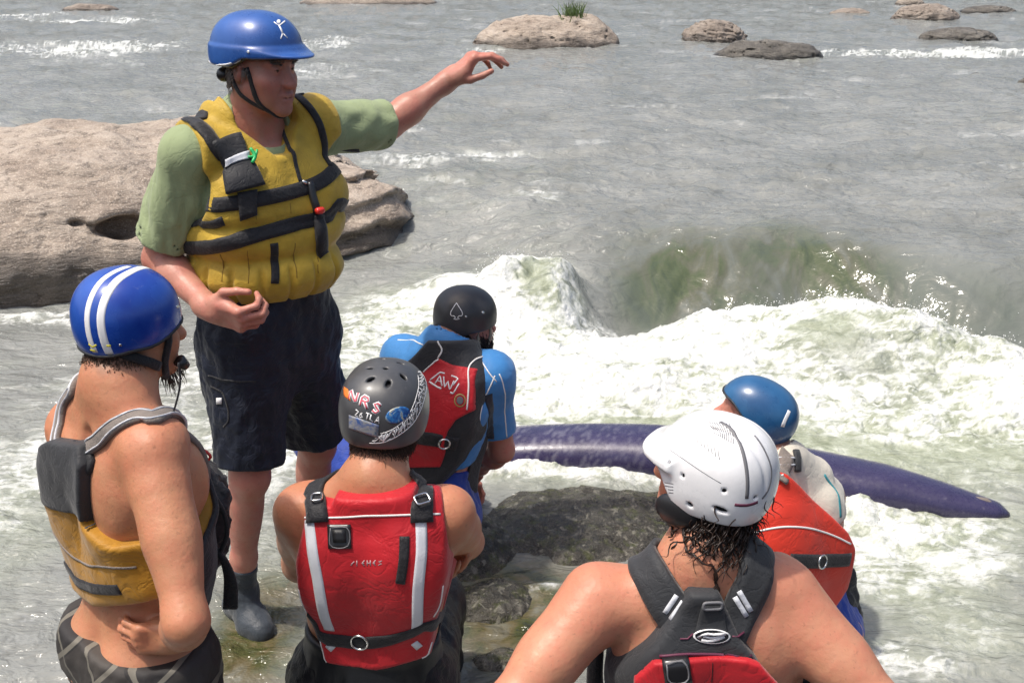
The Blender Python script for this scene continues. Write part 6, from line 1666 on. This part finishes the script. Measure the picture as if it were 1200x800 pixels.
def build_kayak():
    t = NT('purple_kayak_hull'); co = t.coord(); mp = t.n('ShaderNodeMapping'); t.l(co, mp.inputs['Vector']); mp.inputs['Scale'].default_value = (1, 1, 1)
    n = t.noise(5, 5, .6, co); sc2 = t.noise(60, 4, .7, co)
    c = t.ramp(n, [(.3, (.026, .022, .060)), (.7, (.045, .038, .095))]); c = t.mix(t.ramp(sc2, [(.60, (0, 0, 0)), (.70, (.5, .5, .5))]), c, (.14, .13, .18))
    fl = t.noise(30, 4, .7, t.coord('Generated'), 0); 
    c = t.mix(t.attr('wash'), c, (.62, .62, .66))
    t.set(Base_Color=c, Roughness=t.ramp(sc2, [(.4, (.22,)*3), (.6, (.42,)*3)]), Coat_Weight=.2); t.bump(n, .3, .01)
    ctr = np.array([(-.80, 4.32, -.30), (-.35, 4.30, -.05), (.05, 4.24, .030), (.60, 4.16, .060), (1.05, 4.02, .055), (1.45, 3.90, .040), (1.68, 3.82, .022), (1.86, 3.76, .012), (1.90, 3.745, .010)])
    rr = [.02, .10, .115, .125, .118, .100, .075, .040, .008]
    C = spline(ctr, 220); R = np.interp(np.linspace(0, 1, 220), np.concatenate([[0], np.cumsum(np.linalg.norm(np.diff(ctr, axis=0), axis=1))])/np.linalg.norm(np.diff(ctr, axis=0), axis=1).sum(), rr)
    T = np.gradient(C, axis=0); T /= np.linalg.norm(T, axis=1)[:, None]; S_ = np.cross(T, [0, 0, 1.]); S_ /= np.linalg.norm(S_, axis=1)[:, None]; U = np.cross(S_, T)
    k = 48; a = np.arange(k)*2*PI/k; V = []
    ca, sa = np.cos(a), np.sin(a); p = .78; ca = np.sign(ca)*np.abs(ca)**p; sa = np.sign(sa)*np.abs(sa)**.9
    V = C[:, None]+R[:, None, None]*(ca[None, :, None]*S_[:, None]*1.25+sa[None, :, None]*U[:, None]*.88)
    V = V.reshape(-1, 3); F = []
    for i in range(219):
        for j in range(k): l = (j+1) % k; F.append((i*k+j, i*k+l, (i+1)*k+l, (i+1)*k+j))
    F.append(tuple(range(k))[::-1]); F.append(tuple(219*k+j for j in range(k)))
    wash = smooth(.9, .1, V[:, 0])*smooth(.02, .16, fbm(np.stack([V[:, 0]*60, V[:, 1]*22, V[:, 2]*22], 1), 4, 2.1, .7)-.10)*.13
    o = mesh_obj('kayak', V, F, t.m, attrs={'wash': wash}); tag(o, 'dark purple kayak hull lying across the white water, its pointed end to the right', 'kayak')
    # seam line and scuffed end cap
    
    e = MB(); e.tube([C[206]+U[206]*R[206]*.6, C[212]+U[212]*R[212]*.8, C[217]], [.010, .013, .008], 8); e.build('end_grab_loop', M['grey_web'], o)
t0 = time.time(); build_water(); print('water', time.time()-t0); build_rocks(); print('rocks', time.time()-t0); build_kayak()
# ----------------------------------------------------------------------------------------
# camera, sun, sky
def setup():
    cd = bpy.data.cameras.new('camera'); c = bpy.data.objects.new('camera', cd); COL.objects.link(c)
    cd.sensor_width = 36; cd.lens = FOC/1200*36; cd.clip_start = .05; cd.clip_end = 3000
    c.location = (0, 0, CAM_H); c.rotation_euler = (math.radians(90)-PITCH, 0, 0); sc.camera = c
    w = bpy.data.worlds.new('World'); sc.world = w; w.use_nodes = True; nt = w.node_tree; nt.nodes.clear()
    out = nt.nodes.new('ShaderNodeOutputWorld'); bg = nt.nodes.new('ShaderNodeBackground'); sky = nt.nodes.new('ShaderNodeTexSky')
    el, az = math.radians(68), math.radians(SUN_AZ)      # azimuth measured from +Y towards +X
    sky.sky_type = 'NISHITA'; sky.sun_disc = False; sky.sun_elevation = el; sky.sun_rotation = az
    sky.air_density = 1.0; sky.dust_density = 6.0; sky.ozone_density = .6; sky.altitude = 100
    bg.inputs[1].default_value = SKY_STR
    nt.links.new(sky.outputs[0], bg.inputs[0]); nt.links.new(bg.outputs[0], out.inputs[0])
    ld = bpy.data.lights.new('sun', 'SUN'); ld.energy = SUN_STR; ld.angle = math.radians(2.0); ld.color = (1., .95, .87)
    l = bpy.data.objects.new('sun', ld); COL.objects.link(l)
    d = Vector((math.sin(az)*math.cos(el), math.cos(az)*math.cos(el), math.sin(el)))
    l.rotation_euler = d.to_track_quat('Z', 'Y').to_euler()
    vs = sc.view_settings; vs.view_transform = 'Standard'; vs.look = 'None'; vs.exposure = EXPO; vs.gamma = 1; vs.use_curve_mapping = False
    sc.cycles.max_bounces = 6; sc.cycles.diffuse_bounces = 3; sc.cycles.glossy_bounces = 3; sc.cycles.transmission_bounces = 4; sc.cycles.transparent_max_bounces = 6
    sc.cycles.use_denoising = True
SUN_AZ = -112; SKY_STR = .15; SUN_STR = 3.0; EXPO = .2
setup()
